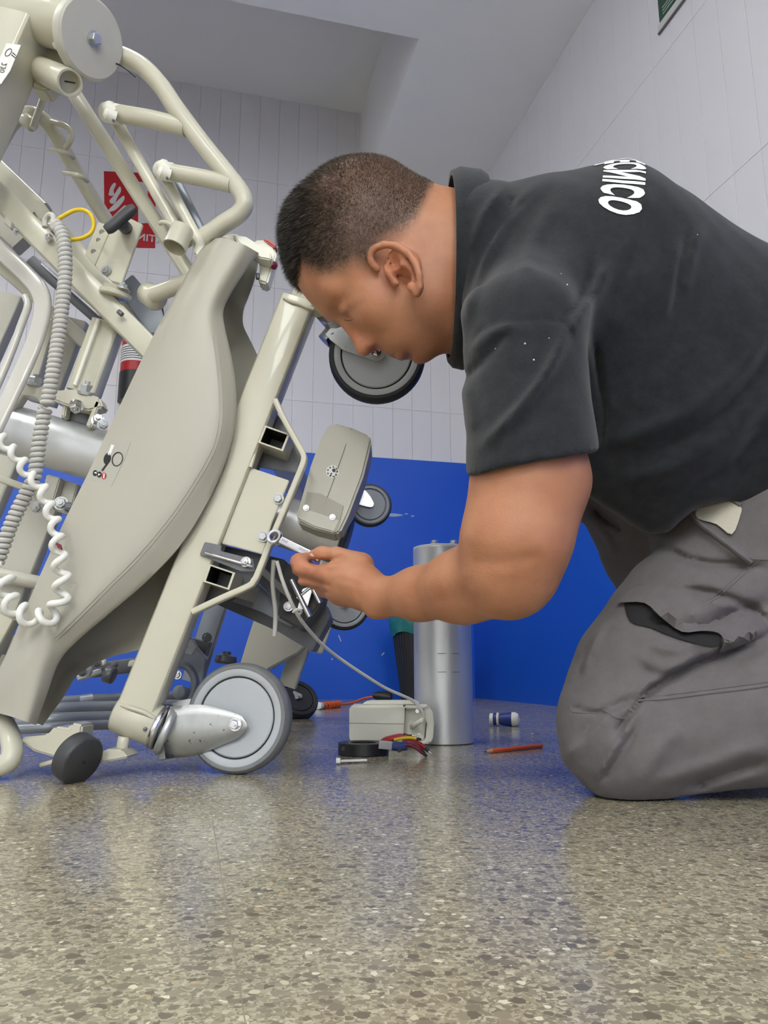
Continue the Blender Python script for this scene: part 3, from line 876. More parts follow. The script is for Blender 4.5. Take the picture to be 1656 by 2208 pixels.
slab('lever_bracket', [(388, 1382), (415, 1378), (425, 1395), (412, 1412), (390, 1405)], 1.37, .012, ZINC, bed, .001)
lathe('level_foot', Q(487, 1420, 1.8), (.12, 0, 1), [(-.010, .004), (-.012, .022), (-.006, .026), (.006, .024), (.010, .010), (.016, .010)], DSTEEL, bed, 24)
# linkage visible through the lower opening of the cover
beam('linkage_bar', (200, 1446, 1.75), (310, 1432, 1.75), 30, .03, DSTEEL, bed, .004)
beam('linkage_bar', (170, 1462, 1.72), (222, 1446, 1.72), 12, .02, ZINC, bed, .003)
rod('linkage_boss', Q(226, 1452, 1.68), Q(246, 1458, 1.68), .018, DSTEEL, bed)
slab('linkage_lug', [(186, 1440), (198, 1436), (194, 1456), (182, 1460)], 1.68, .012, ZINC, bed, .002)
slab('linkage_lug', [(203, 1428), (228, 1420), (226, 1434), (208, 1436)], 1.7, .012, IVORY, bed, .002)
slab('linkage_lug', [(278, 1424), (292, 1422), (290, 1436), (274, 1438)], 1.7, .012, IVORY, bed, .002)
for x, y in ((248, 1432), (210, 1431), (178, 1450)):
    bolt('bolt', Q(x, y, 1.66), (0, -1, .2), .007, DSTEEL, bed)
# far column cover
slab('column_cover', [(550, 1327), (602, 1346), (655, 1368), (668, 1385), (640, 1410), (581, 1442), (562, 1456), (513, 1446), (530, 1390)], 2.12, .06, COVER, bed, .004)
slab('far_end_plate', [(690, 1288), (716, 1345), (694, 1411), (655, 1400), (672, 1350)], 2.2, .02, HGREY, bed, .003)

# ---- upper left: frame, rails and head end
beam('head_frame', (38, 60, 1.02), (-100, 370, 1.02), 104, .075, CREAM, bed, .008)
rod('cross_tube', Q(-60, 8, 1.06), Q(165, 58, 1.0), 52 * MPP(100, 40, 1.02), CREAM, bed, 36)
wa = Vector((.93, -.50, -.42)).normalized()
dc = Q(193, 84, .985)
disc = lathe('bumper_disc', dc, wa, [(-.011, .048), (-.009, .0555), (-.002, .0565), (.005, .0555), (.008, .052), (.009, .02), (.009, .0005)], HGREY, bed, 56)
disc['label'] = 'round pale grey bumper disc'
lathe('bolt_recess', dc + wa * .0085, wa, [(0, .0105), (.0012, .0105), (.0012, .0075), (0, .0075)], BLACK, disc, 24)
bolt('bolt', dc + wa * .009, wa, .0085, ZINC, disc, h=.009, stub=False)
# short socket tube below the disc
a_, b_ = Q(80, 148, 1.06), Q(150, 178, .995)
ax_ = (b_ - a_).normalized(); L_ = (b_ - a_).length
lathe('socket_tube', a_, ax_, [(0, .020), (L_, .020), (L_ + .002, .019), (L_ + .002, .016), (L_ - .012, .0155), (L_ - .012, .0005)], CREAM, bed, 32)
sl = rod('socket_slot', b_ + ax_ * -.0105 + Vector((-.013, 0, .002)), b_ + ax_ * -.0105 + Vector((.013, 0, -.003)), .0012, BLACK, bed, 8, False)
slab('head_frame_lug', [(86, 95), (140, 108), (142, 150), (100, 195), (66, 188), (76, 140)], 1.05, .03, CREAM, bed, .004)
rod('release_pin', Q(122, 96, 1.01), Q(138, 106, .995), .007, IVORY, bed)
# label on the head frame
stq = [Q(*p, .981) for p in ((12, 96), (46, 97), (36, 150), (3, 182), (-18, 182))]
lbl = slab('load_label', [(14, 93), (45, 97), (22, 152), (2, 181), (-22, 172)], .982, .0008, WHITE, bed, 0)
lblb = bvh_of(lbl)
ring_decal('print', lblb, 18, 113, 10, 6, 1.6, -.9, .0006, INK, lbl, 16)
decal('print', lblb, [(26, 114), (27, 112), (36, 120), (35, 122)], .0006, INK, lbl)
decal('print', lblb, [(24, 119), (25, 117), (34, 124), (33, 126)], .0006, INK, lbl)
X_ = (Q(2, 160, .981) - Q(12, 128, .981)).normalized(); Yx = Vector((X_.z, 0, -X_.x)).normalized()
M4 = Matrix.Translation(Q(7, 146, .9815)) @ Matrix((X_, Yx, X_.cross(Yx))).transposed().to_4x4()
plate_text('print', '230', M4, .0115, INK, lbl, mirror=False, lift=.0)
# hoop
tube('grab_hoop', [(-20, 345, 1.15), (5, 300, 1.15), (25, 268, 1.15), (48, 248, 1.15), (72, 246, 1.15), (98, 262, 1.16), (122, 295, 1.17), (150, 345, 1.19), (190, 412, 1.22), (230, 475, 1.25), (270, 535, 1.28)], 16, CREAM, bed)
tube('hoop_rod', [(99, 196, 1.12), (86, 232, 1.12), (70, 276, 1.12)], 7, CREAM, bed, 4)
rod('hoop_collar', Q(52, 256, 1.135), Q(72, 272, 1.135), .011, CREAM, bed)
tube('hoop_rod', [(112, 262, 1.15), (132, 268, 1.14), (148, 277, 1.14), (154, 290, 1.14), (151, 305, 1.14), (142, 318, 1.15)], 6, CREAM, bed, 5)
for x, y in ((120, 322), (150, 372)):
    tube('hoop_clip', [(x - 12, y + 1, 1.165), (x + 8, y + 4, 1.145), (x + 26, y + 10, 1.15), (x + 38, y + 18, 1.17)], 5, CREAM, bed, 4)
# big bent tube of the folding side rail
tube('side_rail', [(225, 112, 1.04), (262, 120, 1.04), (306, 143, 1.04), (346, 184, 1.04), (380, 234, 1.04), (436, 309, 1.045), (490, 376, 1.05), (519, 414, 1.05), (527, 440, 1.05), (515, 461, 1.055), (482, 483, 1.06), (440, 512, 1.07)], 19, CREAM, bed)
tube('rail_slot', [(232, 132, 1.024), (262, 142, 1.024), (292, 166, 1.026)], 1.6, BLACK, bed, 4, 6)
def knuckle(x, y, s):
    a = rod('rail_knuckle', Q(x - 10 * s, y - 3, 1.075), Q(x + 14 * s, y + 2, 1.055), 21 * s * MPP(x, y, 1.06), IVORY, bed, 28)
    lathe('knuckle_cap', Q(x - 6 * s, y - 14 * s, 1.05), (-.5, -.3, .6), [(-.012, .011), (.002, .0105), (.006, .007), (.007, .0005)], IVORY, a, 20)
    lathe('knuckle_cap', Q(x - 8 * s, y + 1 * s, 1.045), (-.7, -.5, .1), [(-.012, .010), (.002, .0095), (.006, .006), (.007, .0005)], IVORY, a, 20)
    rod('pivot_pin', Q(x + 4, y + 14 * s, 1.04), Q(x + 5, y + 16 * s, 1.032), .0022, DSTEEL, a, 8, False)
tube('rail_spindle', [(250, 244, 1.06), (330, 258, 1.05), (402, 276, 1.045)], 19, CREAM, bed, 0)
knuckle(240, 245, 1.0)
tube('rail_spindle', [(366, 371, 1.06), (440, 384, 1.055), (500, 398, 1.05)], 18, CREAM, bed, 0)
knuckle(356, 370, .95)
beam('rail_arm', (152, 190, 1.16), (420, 610, 1.16), 30, .022, CREAM, bed, .006)
beam('rail_arm', (248, 258, 1.10), (402, 530, 1.12), 26, .018, CREAM, bed, .005)
beam('rail_arm', (290, 330, 1.14), (430, 540, 1.14), 12, .018, CREAM, bed, .004)
beam('rail_arm', (358, 388, 1.09), (440, 540, 1.10), 22, .016, CREAM, bed, .004)
beam('rail_arm', (384, 392, 1.11), (452, 530, 1.12), 16, .014, BGREY, bed, .003)
# rail hinge with cup and hook
ca, cb = Q(395, 492, 1.07), Q(376, 534, 1.065)
cx_ = (cb - ca).normalized()
lathe('hinge_cup', ca, cx_, [(0, .006), (.001, .0165), (.004, .0175), ((cb - ca).length, .0185), ((cb - ca).length, .0165), (.012, .0155), (.012, .0005)], CREAM, bed, 32)
tube('hinge_hook', [(345, 482, 1.065), (352, 479, 1.06), (366, 483, 1.06), (372, 494, 1.065), (366, 505, 1.07)], 5, CREAM, bed, 4)
slab('hinge_cheek', [(430, 492), (452, 488), (470, 505), (462, 522), (430, 560), (415, 545)], 1.085, .02, CREAM, bed, .003)
slab('hinge_cheek', [(462, 512), (505, 502), (540, 520), (555, 540), (500, 535)], 1.10, .02, CREAM, bed, .002)
# red tipped catch near the face
ct = slab('rail_catch', [(500, 505), (530, 509), (585, 545), (584, 560), (560, 556), (520, 530)], 1.075, .025, IVORY, bed, .002)
slab('rail_catch', [(545, 520), (560, 514), (590, 524), (596, 550), (584, 585), (576, 612), (556, 606), (560, 575), (552, 545)], 1.10, .03, IVORY, bed, .003)
slab('catch_button', [(566, 513), (580, 516), (596, 528), (594, 534), (578, 524)], 1.095, .02, mat('salmon_red', srgb(200, 90, 80), .4), bed, .002)
lathe('catch_button', Q(590, 572, 1.1), (.7, -.6, -.1), [(-.004, .004), (0, .007), (.004, .005), (.006, .0005)], DRED, bed, 16)
rod('catch_pin', Q(556, 590, 1.09), Q(556, 602, 1.09), .003, DSTEEL, bed)

# perforated bracket and T handle
pl = slab('perforated_bracket', [(252, 470), (284, 472), (308, 484), (262, 612), (240, 606), (203, 572), (240, 490)], 1.16, .006, CREAM, bed, .001)
fl = slab('bracket_flange', [(212, 478), (241, 488), (204, 573), (183, 548)], 1.158, .004, CREAM, bed, .0008)
for x, y, r in ((220, 501, 6), (212, 518, 5), (202, 543, 6)):
    rod('hole', Q(x, y, 1.1573), Q(x, y, 1.1588), r * MPP(x, y, 1.16), mat('hole_grey', srgb(150, 150, 146), .6), fl, 20, False)
bolt('bolt', Q(229, 584, 1.158), (-.2, -1, .1), .0065, ZINC, bed)
V, Fc = sweep(smooth_path([Q(228, 497, 1.10), Q(246, 484, 1.10), Q(268, 465, 1.10), Q(291, 447, 1.10)], 4), rrect(.0175, .016, .006), radii=[.7, .9, 1, 1, 1, 1, 1, 1, 1, 1, 1, .9, .7][:13])
th = mesh_obj('tee_handle', V, Fc, DGREY, bed, 40)
th['label'] = 'black T-shaped tightening handle'
rod('handle_stem', Q(258, 478, 1.102), Q(272, 492, 1.16), .0105, DGREY, th)
# flange lug with bolt
for x, y, Y, s in ((250, 630, 1.17, 1.0),):
    lathe('pivot_lug', Q(x, y, Y), (.25, -.2, 1), [(-.008, .024), (-.006, .026), (.0, .026), (.002, .020), (.008, .022), (.010, .0005)], CREAM, bed, 32)
    bolt('bolt', Q(265, 622, 1.155), (.2, -.2, 1), .007, ZINC, bed)
slab('upright_plate', [(285, 590), (345, 660), (362, 720), (318, 720), (270, 650), (262, 610)], 1.24, .012, BGREY, bed, .002)
tube('brace_tube', [(330, 636, 1.15), (400, 610, 1.12), (430, 598, 1.1)], 18, CREAM, bed, 0)
rod('brace_boss', Q(318, 632, 1.17), Q(338, 646, 1.15), .019, CREAM, bed)

# long frame rails running down to the right
beam('frame_rail', (-30, 345, 1.22), (90, 460, 1.22), 44, .03, CREAM, bed, .006)
beam('frame_rail', (-40, 385, 1.13), (330, 760, 1.20), 50, .03, CREAM, bed, .005)
beam('frame_rail', (80, 440, 1.24), (345, 745, 1.28), 34, .02, CREAM, bed, .004)
beam('frame_rail', (-40, 430, 1.30), (60, 520, 1.30), 70, .03, HGREY, bed, .005)
slab('rail_bracket', [(66, 424), (92, 434), (118, 475), (110, 500), (82, 472), (72, 452)], 1.20, .03, CREAM, bed, .003)
slab('rail_catch', [(10, 465), (26, 478), (22, 492), (8, 480)], 1.11, .01, HGREY, bed, .001)
bolt('bolt', Q(106, 512, 1.135), (-.3, -1, .2), .0055, STEEL, bed)
bolt('bolt', Q(38, 500, 1.14), (-.3, -1, .2), .0045, STEEL, bed)
rod('rail_slot', Q(255, 671, 1.16), Q(264, 679, 1.16), .004, DSTEEL, bed)
# grey gas spring
gs = beam('gas_spring', (70, 565, 1.30), (226, 700, 1.26), 24, .02, DSTEEL, bed, .004)
beam('spring_rod', (90, 570, 1.285), (215, 680, 1.24), 5, .004, STEEL, gs, .001)
bolt('bolt', Q(206, 702, 1.24), (0, -1, 0), .006, ZINC, bed)
# rounded glossy panel frame at the far left
V, Fc = sweep(smooth_path([Q(-60, 485, 1.25), Q(0, 540, 1.24), Q(50, 585, 1.22), Q(84, 625, 1.20), Q(92, 665, 1.19), Q(80, 720, 1.18), Q(55, 785, 1.17), Q(10, 880, 1.16), Q(-30, 960, 1.15)], 6), rrect(.030, .012, .005), up=(0, 1, 0))
mesh_obj('panel_frame', V, Fc, WAX, bed, 40)
V, Fc = sweep(smooth_path([Q(55, 640, 1.21), Q(60, 660, 1.20), Q(46, 700, 1.19), Q(20, 770, 1.18), Q(-10, 840, 1.17)], 6), rrect(.012, .012, .005), up=(0, 1, 0))
mesh_obj('panel_frame', V, Fc, WAX, bed, 40)
beam('panel_post', (30, 640, 1.5), (-60, 840, 1.5), 50, .03, HGREY, bed, .004)
beam('cross_rail', (-20, 560, 1.28), (130, 690, 1.30), 22, .02, CREAM, bed, .004)
beam('cross_rail', (130, 690, 1.32), (220, 770, 1.32), 30, .02, HGREY, bed, .004)
# upright posts
beam('upright_post', (112, 700, 1.30), (70, 840, 1.28), 30, .03, CREAM, bed, .004)
beam('upright_post', (160, 690, 1.36), (90, 870, 1.36), 62, .02, HGREY, bed, .004)
beam('upright_post', (235, 700, 1.22), (180, 850, 1.22), 64, .035, CREAM, bed, .006)
beam('upright_post', (214, 690, 1.20), (163, 832, 1.20), 9, .012, IVORY, bed, .003)
# bolted yokes above the aluminium drum
slab('yoke', [(42, 838), (60, 820), (108, 840), (112, 862), (88, 872), (80, 858), (50, 852), (32, 880), (25, 892)], 1.22, .02, CREAM, bed, .003)
slab('yoke', [(110, 842), (160, 838), (214, 856), (222, 878), (190, 885), (150, 876), (112, 862)], 1.20, .03, CREAM, bed, .003)
slab('yoke', [(135, 866), (145, 868), (140, 900), (130, 897)], 1.21, .02, CREAM, bed, .002)
slab('yoke', [(206, 862), (216, 866), (196, 922), (184, 918)], 1.20, .02, CREAM, bed, .002)
slab('yoke_core', [(145, 870), (200, 884), (188, 918), (130, 900)], 1.23, .02, DSTEEL, bed, .002)
bolt('bolt', Q(76, 828, 1.225), (.2, -.3, 1), .011, ZINC, bed, h=.010)
bolt('bolt', Q(187, 848, 1.21), (.2, -.3, 1), .012, ZINC, bed, h=.012)
bolt('bolt', Q(165, 874, 1.195), (.1, -.5, -1), .009, STEEL, bed, h=.009)
bolt('bolt', Q(211, 908, 1.18), (.4, -1, .1), .008, ZINC, bed, h=.012)
bolt('bolt', Q(222, 916, 1.17), (.5, -1, -.1), .007, ZINC, bed)
# aluminium lifting drum
da, db = Q(2, 922, 1.26), Q(262, 996, 1.24)
drum = lathe('lifting_column', da, db - da, [(-.003, .030), (0, .0425), (.003, .044), ((db - da).length, .044), ((db - da).length + .002, .040)], ALU, bed, 56)
drum['label'] = 'satin aluminium lifting column'
# brackets and beams below the drum
slab('drum_bracket', [(100, 1022), (130, 1030), (112, 1090), (85, 1085)], 1.26, .02, HGREY, bed, .002)
slab('drum_bracket', [(130, 1032), (168, 1044), (150, 1110), (112, 1098)], 1.28, .02, HGREY, bed, .002)
bolt('bolt', Q(132, 1086, 1.24), (.2, -1, 0), .009, ZINC, bed)
bolt('bolt', Q(148, 1094, 1.24), (.4, -1, 0), .007, DSTEEL, bed)
bolt('bolt', Q(80, 1093, 1.24), (0, -1, -.3), .008, ZINC, bed)
beam('frame_beam', (112, 1050, 1.42), (-30, 1400, 1.42), 74, .03, HGREY, bed, .005)
beam('frame_beam', (30, 960, 1.45), (-60, 1170, 1.45), 60, .03, HGREY, bed, .005)
beam('frame_beam', (-30, 1022, 1.35), (66, 1056, 1.35), 15, .02, CREAM, bed, .003)
rod('frame_tube', Q(-20, 1236, 1.38), Q(110, 1262, 1.38), 15 * MPP(0, 1240, 1.38), HGREY, bed, 24)
beam('frame_beam', (-30, 1270, 1.5), (95, 1290, 1.5), 30, .02, HGREY, bed, .004)
beam('frame_beam', (20, 1330, 1.38), (-30, 1420, 1.38), 40, .03, CREAM, bed, .004)
beam('frame_beam', (-30, 1400, 1.5), (60, 1410, 1.5), 70, .02, HGREY, bed, .004)

# ================================================================ cords on the bed
c1 = [(100, 468, 1.095), (118, 482, 1.09), (132, 500, 1.085), (140, 540, 1.08), (140, 600, 1.08), (133, 670, 1.08), (124, 740, 1.08), (113, 810, 1.08), (102, 870, 1.085)]
m1 = MPP(130, 600, 1.08)
cc = coil('coiled_cord', [Q(*p) for p in c1[1:]], 9.6 * m1, 5.9 * m1, 39, CORDG)
tag(cc, 'tightly coiled grey cord hanging down past the yellow loop', 'coiled cord')
tube('cord_lead', [(97, 490, 1.1), (98, 474, 1.1), (108, 463, 1.095), (116, 470, 1.09), (114, 490, 1.085), (126, 494, 1.08)], 6, CORDG, cc)
c2_ = [(98, 880, 1.10), (88, 930, 1.10), (80, 985, 1.10), (74, 1028, 1.10), (58, 1062, 1.10), (38, 1100, 1.10), (20, 1140, 1.10), (6, 1180, 1.10), (-8, 1215, 1.10)]
cc2 = coil('coiled_cord', [Q(*p) for p in c2_], 9.8 * m1, 5.6 * m1, 29, CORDG)
tag(cc2, 'grey coiled cord continuing down beside the aluminium lifting column', 'coiled cord')
c3_ = [(-10, 930, 1.07), (15, 962, 1.06), (38, 985, 1.055), (60, 1022, 1.05), (88, 1050, 1.045), (104, 1090, 1.04), (118, 1130, 1.03), (124, 1175, 1.02), (130, 1220, 1.02), (134, 1262, 1.02), (128, 1300, 1.02), (108, 1328, 1.02), (78, 1334, 1.02), (48, 1322, 1.025), (22, 1300, 1.03), (14, 1270, 1.035), (8, 1245, 1.04), (0, 1230, 1.05)]
cc3 = coil('coiled_cord', [Q(*p) for p in c3_], lambda t: (9 + 6 * max(0, min(1, (t - .45) / .3))) * m1, 6.6 * m1, 16, CORDW)
tag(cc3, 'stretched frayed white spiral cord dangling in a loop over the column cover', 'coiled cord')
slab('bare_wire', [(118, 1168), (131, 1174), (134, 1186), (124, 1182)], 1.015, .003, DRED, cc3, .0005)
yc = tube('yellow_cable', [(112, 492, 1.10), (122, 476, 1.10), (140, 464, 1.10), (160, 454, 1.10), (180, 453, 1.10), (196, 464, 1.10), (202, 484, 1.10), (196, 502, 1.10), (178, 513, 1.10), (155, 517, 1.10), (140, 519, 1.10)], 4.4, YELLOW, None, 6, 12)
tag(yc, 'short yellow cable loop beside the grey coiled cord', 'cable')
# ================================================================ things on the floor and the walls
def thing(name, loc, label, cat, group=None):
    return tag(empty(name, loc), label, cat, group)
# ---- aluminium column standing on the floor
cb0 = FL(962, 1607); cb0 = Vector((cb0.x, cb0.y + .05, 0))
cr = 63 * MPP(962, 1500, cb0.y)
col = thing('metal_column', cb0, 'tall satin aluminium lifting column standing on the floor behind the white motor box', 'metal column')
ctop = Q(962, 1183, cb0.y).z
lathe('column_tube', cb0, UZ, [(0.0008, cr - .002), (.002, cr), (ctop - .003, cr), (ctop - .002, cr - .0008)], ALU, col, 64)
lathe('column_cap', cb0 + UZ * (ctop - .002), UZ, [(0, cr - .0005), (.003, cr - .0003), (.004, cr - .003), (.004, .0005)], WHITE, col, 64)
lathe('wear_ring', cb0, UZ, [(Q(962, 1410, cb0.y).z, cr + .0001), (Q(962, 1409, cb0.y).z, cr + .0003), (Q(962, 1408, cb0.y).z, cr + .0001)], ALU, col, 64)
for x in (937, 978):
    p = Q(x, 1178, cb0.y - .01); p.z = ctop + .002
    s_ = rod('bolt_shank', p, p + UZ * .010, .0045, ZINC, col, 14)
    bolt('bolt', p + UZ * .006, UZ, .0068, ZINC, col, h=.006, stub=False)
# scratches left by the old clamp
for y in (1409, 1449):
    for x0, x1 in ((944, 962), (975, 990)):
        pts = []
        for x in np.linspace(x0, x1, 4):
            d = ray(x, y); o_ = Vector((0, 0, CAM_H))
            # meet the tube
            ox, oy = o_.x - cb0.x, o_.y - cb0.y
            A = d.x * d.x + d.y * d.y; B = 2 * (ox * d.x + oy * d.y); C = ox * ox + oy * oy - (cr + .0003) ** 2
            t = (-B - math.sqrt(max(0, B * B - 4 * A * C))) / (2 * A)
            pts.append(o_ + d * t)
        wtube('scratch', pts, .0006, DSTEEL, col, 0, 6)

# ---- ivory motor box lying in front of the column
YX = 1.44
bxo = FL(840, 1606)
mb = thing('motor_box', Vector((bxo.x, YX + .03, 0)), 'ivory plastic motor box lying on the floor in front of the aluminium column', 'motor box')
zb = .001
def boxpt(px, py, Y): return Q(px, py, Y)
def solid_px(name, front, Y, D, m, parent, bevel, smooth=0): return slab(name, front, Y, D, m, parent, bevel, smooth)
gz = lambda x, Y: None
bot = lambda x, Y: (x, 1104 + FPX * math.tan(PITCH + math.atan2(CAM_H - .001, Y)))
yb = bot(0, YX)[1]
solid_px('box_shell', [(753, 1530), (757, 1521), (873, 1521), (869, yb), (762, yb), (753, 1590)], YX, .075, IVORY, mb, .003)
solid_px('box_seam', [(752.5, 1558.5), (870, 1560.5), (870, 1561.5), (752.5, 1559.5)], YX - .0006, .01, mat('seam_grey', srgb(140, 138, 128), .6), mb, 0)
solid_px('box_lid', [(786, 1514), (800, 1511.5), (900, 1511), (906, 1519), (780, 1521)], YX + .015, .05, IVORY, mb, .002)
# connector end: recessed bay behind a rounded end plate
bay = solid_px('connector_bay', [(873, 1527), (922, 1530), (914, 1600), (868, 1604)], YX + .030, .045, IVORY, mb, .002)
solid_px('end_plate', [(912, 1523), (924, 1522), (933, 1535), (936, 1560), (934, 1590), (928, 1604), (900, 1606), (918, 1596), (921, 1560)], YX + .012, .06, IVORY, mb, .003)
solid_px('bay_rim', [(873, 1521), (924, 1521), (916, 1528), (873, 1528)], YX + .008, .05, IVORY, mb, .0015)
solid_px('socket', [(884, 1563), (896, 1559), (902, 1570), (890, 1577)], YX + .022, .02, IVORY, mb, .001)
bolt('screw', Q(902, 1587, YX + .03), (0, -1, 0), .004, STEEL, mb, stub=False)
bolt('screw', Q(900, 1533, YX + .03), (0, -1, 0), .003, STEEL, mb, stub=False)
# ---- white cable from the bed to the box
wc_ = tube('power_cable', [(597, 1210, 1.10), (607, 1245, 1.10), (620, 1280, 1.11), (636, 1315, 1.13), (655, 1345, 1.16), (690, 1385, 1.22), (730, 1418, 1.28), (780, 1452, 1.33), (830, 1483, 1.375), (868, 1500, 1.40), (892, 1512, 1.415), (908, 1530, 1.42), (914, 1545, 1.425), (909, 1556, 1.43), (897, 1563, 1.445), (886, 1569, 1.46)], 4.2, CORDW, None, 6, 10)
tag(wc_, 'thin white cable running from under the bed to the ivory motor box', 'cable')
rod('strain_relief', Q(911, 1553, 1.428), Q(888, 1567, 1.456), .0046, CORDW, wc_, 12)
tube('cable_tie', [(632, 1320, 1.125), (640, 1314, 1.12), (650, 1318, 1.13), (645, 1326, 1.14)], 3, CORDW, wc_, 3, 8)

# ---- roll of black tape
tp = FL(782, 1633); tc = Vector((tp.x, tp.y + .045, 0))
tape = lathe('tape_roll', tc, UZ, [(.0008, .041), (.0012, .043), (.0195, .043), (.020, .041), (.020, .024), (.0195, .0225), (.0012, .0225), (.0008, .024), (.0008, .041)], BLACK, None, 56)
tag(tape, 'roll of black insulating tape lying flat on the floor', 'tape roll')
tl = slab('tape_end', [(735, 1613), (742, 1609), (744, 1618), (737, 1620)], tc.y - .0435, .001, BLACK, tape, 0)
# ---- white cable tie bundle
zp = FL(758, 1642)
zt = thing('cable_tie', zp, 'flat white cable tie on the floor in front of the black tape roll', 'cable tie')
V, Fc = sweep([FL(733, 1641, .004), FL(790, 1639, .0035)], rrect(.006, .0035, .0012), up=(0, 0, 1))
mesh_obj('tie_strap', V, Fc, WHITE, zt, 40)
V, Fc = sweep([FL(725, 1640, .0055), FL(734, 1640, .0055)], rrect(.009, .008, .002), up=(0, 0, 1))
mesh_obj('tie_head', V, Fc, WHITE, zt, 40)
# ---- bundle of cut wires with connector, resting on the tape roll
yw = tc.y - .01
wb = thing('wire_bundle', Q(850, 1610, yw), 'bundle of cut red and yellow wires with a blue connector, on the tape roll', 'wire bundle')
V, Fc = sweep([Q(817, 1605, yw - .02), Q(846, 1608, yw - .02)], rrect(.013, .016, .002), up=(0, 1, 0))
mesh_obj('connector', V, Fc, WGREY, wb, 40)
V, Fc = sweep(smooth_path([Q(845, 1608, yw - .02), Q(860, 1609, yw - .02), Q(876, 1608, yw - .018)], 4), rrect(.014, .017, .004), up=(0, 1, 0))
mesh_obj('connector_sleeve', V, Fc, BLUEP, wb, 40)
def wirep(pts, r, m, tip=True):
    o = tube('wire', pts, r, m, wb, 5, 10)
    a, b = Q(*pts[-2]), Q(*pts[-1])
    t = (b - a).normalized()
    if tip:
        rod('wire_end', b, b + t * .008, r * .85 * MPP(*pts[-1]), BLACK, o, 10, False)
        rod('wire_core', b + t * .007, b + t * .014, r * .4 * MPP(*pts[-1]), STEEL, o, 8, False)
    return o
wirep([(821, 1600, yw), (832, 1593, yw), (850, 1588, yw), (866, 1585, yw)], 4.2, RED, False)
wirep([(826, 1602, yw - .008), (840, 1596, yw - .01), (862, 1590, yw - .01), (878, 1588, yw - .01)], 4.2, RED)
wirep([(850, 1596, yw - .016), (868, 1592, yw - .018), (885, 1591, yw - .018), (898, 1593, yw - .018)], 3.6, YELLOW)
wirep([(868, 1600, yw - .012), (888, 1597, yw - .014), (905, 1604, yw - .016), (916, 1613, yw - .018)], 4.4, RED)
wirep([(872, 1604, yw - .02), (886, 1602, yw - .022), (900, 1608, yw - .024), (908, 1617, yw - .026)], 4.4, DRED)
wirep([(874, 1608, yw - .024), (888, 1608, yw - .028), (902, 1616, yw - .03), (912, 1624, yw - .03)], 3.8, DRED)
wirep([(840, 1612, yw - .004), (856, 1616, yw - .004), (866, 1615, yw - .006), (873, 1608, yw - .008)], 3.6, BLACK, False)
tube('wire', [(864, 1586, yw - .004), (872, 1583, yw - .004), (884, 1586, yw - .004)], 1.6, BLACK, wb, 3, 8)
slab('wire_tie', [(856, 1617), (866, 1613), (868, 1620), (858, 1624)], yw - .03, .006, BLACK, wb, .001)

# ---- screwdriver handle, pencil, bit
sp = FL(1092, 1563)
sa, sb = FL(1056, 1550, .0180), FL(1126, 1553, .0180)
sb = Vector((sb.x, sa.y - .02, .0180))
ax_ = (sb - sa).normalized()
sd = thing('screwdriver', Vector((sp.x, sp.y, 0)), 'stubby screwdriver with a blue and white handle lying near the back wall', 'screwdriver')
k_ = (sb - sa).length / 70
lathe('handle', sa, ax_, [(8 * k_, .0135), (10 * k_, .0155), (20 * k_, .0155), (23 * k_, .0130), (28 * k_, .0150), (50 * k_, .0178), (54 * k_, .0170)], BLUEP, sd, 28)
lathe('collar', sa, ax_, [(17 * k_, .0161), (20 * k_, .0162), (22.5 * k_, .0134), (17 * k_, .0134)], IVORY, sd, 28)
lathe('handle_cap', sa, ax_, [(52 * k_, .0175), (60 * k_, .0175), (67 * k_, .0130), (71 * k_, .0005)], IVORY, sd, 28)
lathe('nose', sa, ax_, [(0, .0120), (1 * k_, .0140), (10 * k_, .0140), (11 * k_, .011)], IVORY, sd, 28)
bt = thing('screw', FL(1153, 1584), 'tiny bright screw lying on the floor beyond the orange pencil', 'screw')
a_ = FL(1148, 1583, .003); b_ = FL(1160, 1582, .003)
rod('shank', a_, b_, .0014, STEEL, bt, 10)
rod('head', a_ - (b_ - a_).normalized() * .002, a_, .0030, STEEL, bt, 12)
pa, pb = FL(1044, 1621, .0042), FL(1168, 1608, .0042)
pd = thing('pencil', FL(1105, 1615), 'orange pencil lying on the floor right of the aluminium column', 'pencil')
t_ = (pb - pa).normalized(); Lp = (pb - pa).length
lathe('pencil_body', pa, t_, [(.018, .0036), (.019, .0040), (Lp - .006, .0040)], ORANGE, pd, 6, 20)
lathe('pencil_cap', pa, t_, [(Lp - .006, .0041), (Lp - .002, .0041), (Lp, .003)], mat('dull_orange', srgb(190, 84, 40), .5), pd, 12)
lathe('pencil_cone', pa, t_, [(.005, .0012), (.0185, .0037)], mat('bare_wood', srgb(190, 150, 110), .6), pd, 12)
lathe('pencil_lead', pa, t_, [(0, .0004), (.0055, .0013)], INK, pd, 10)

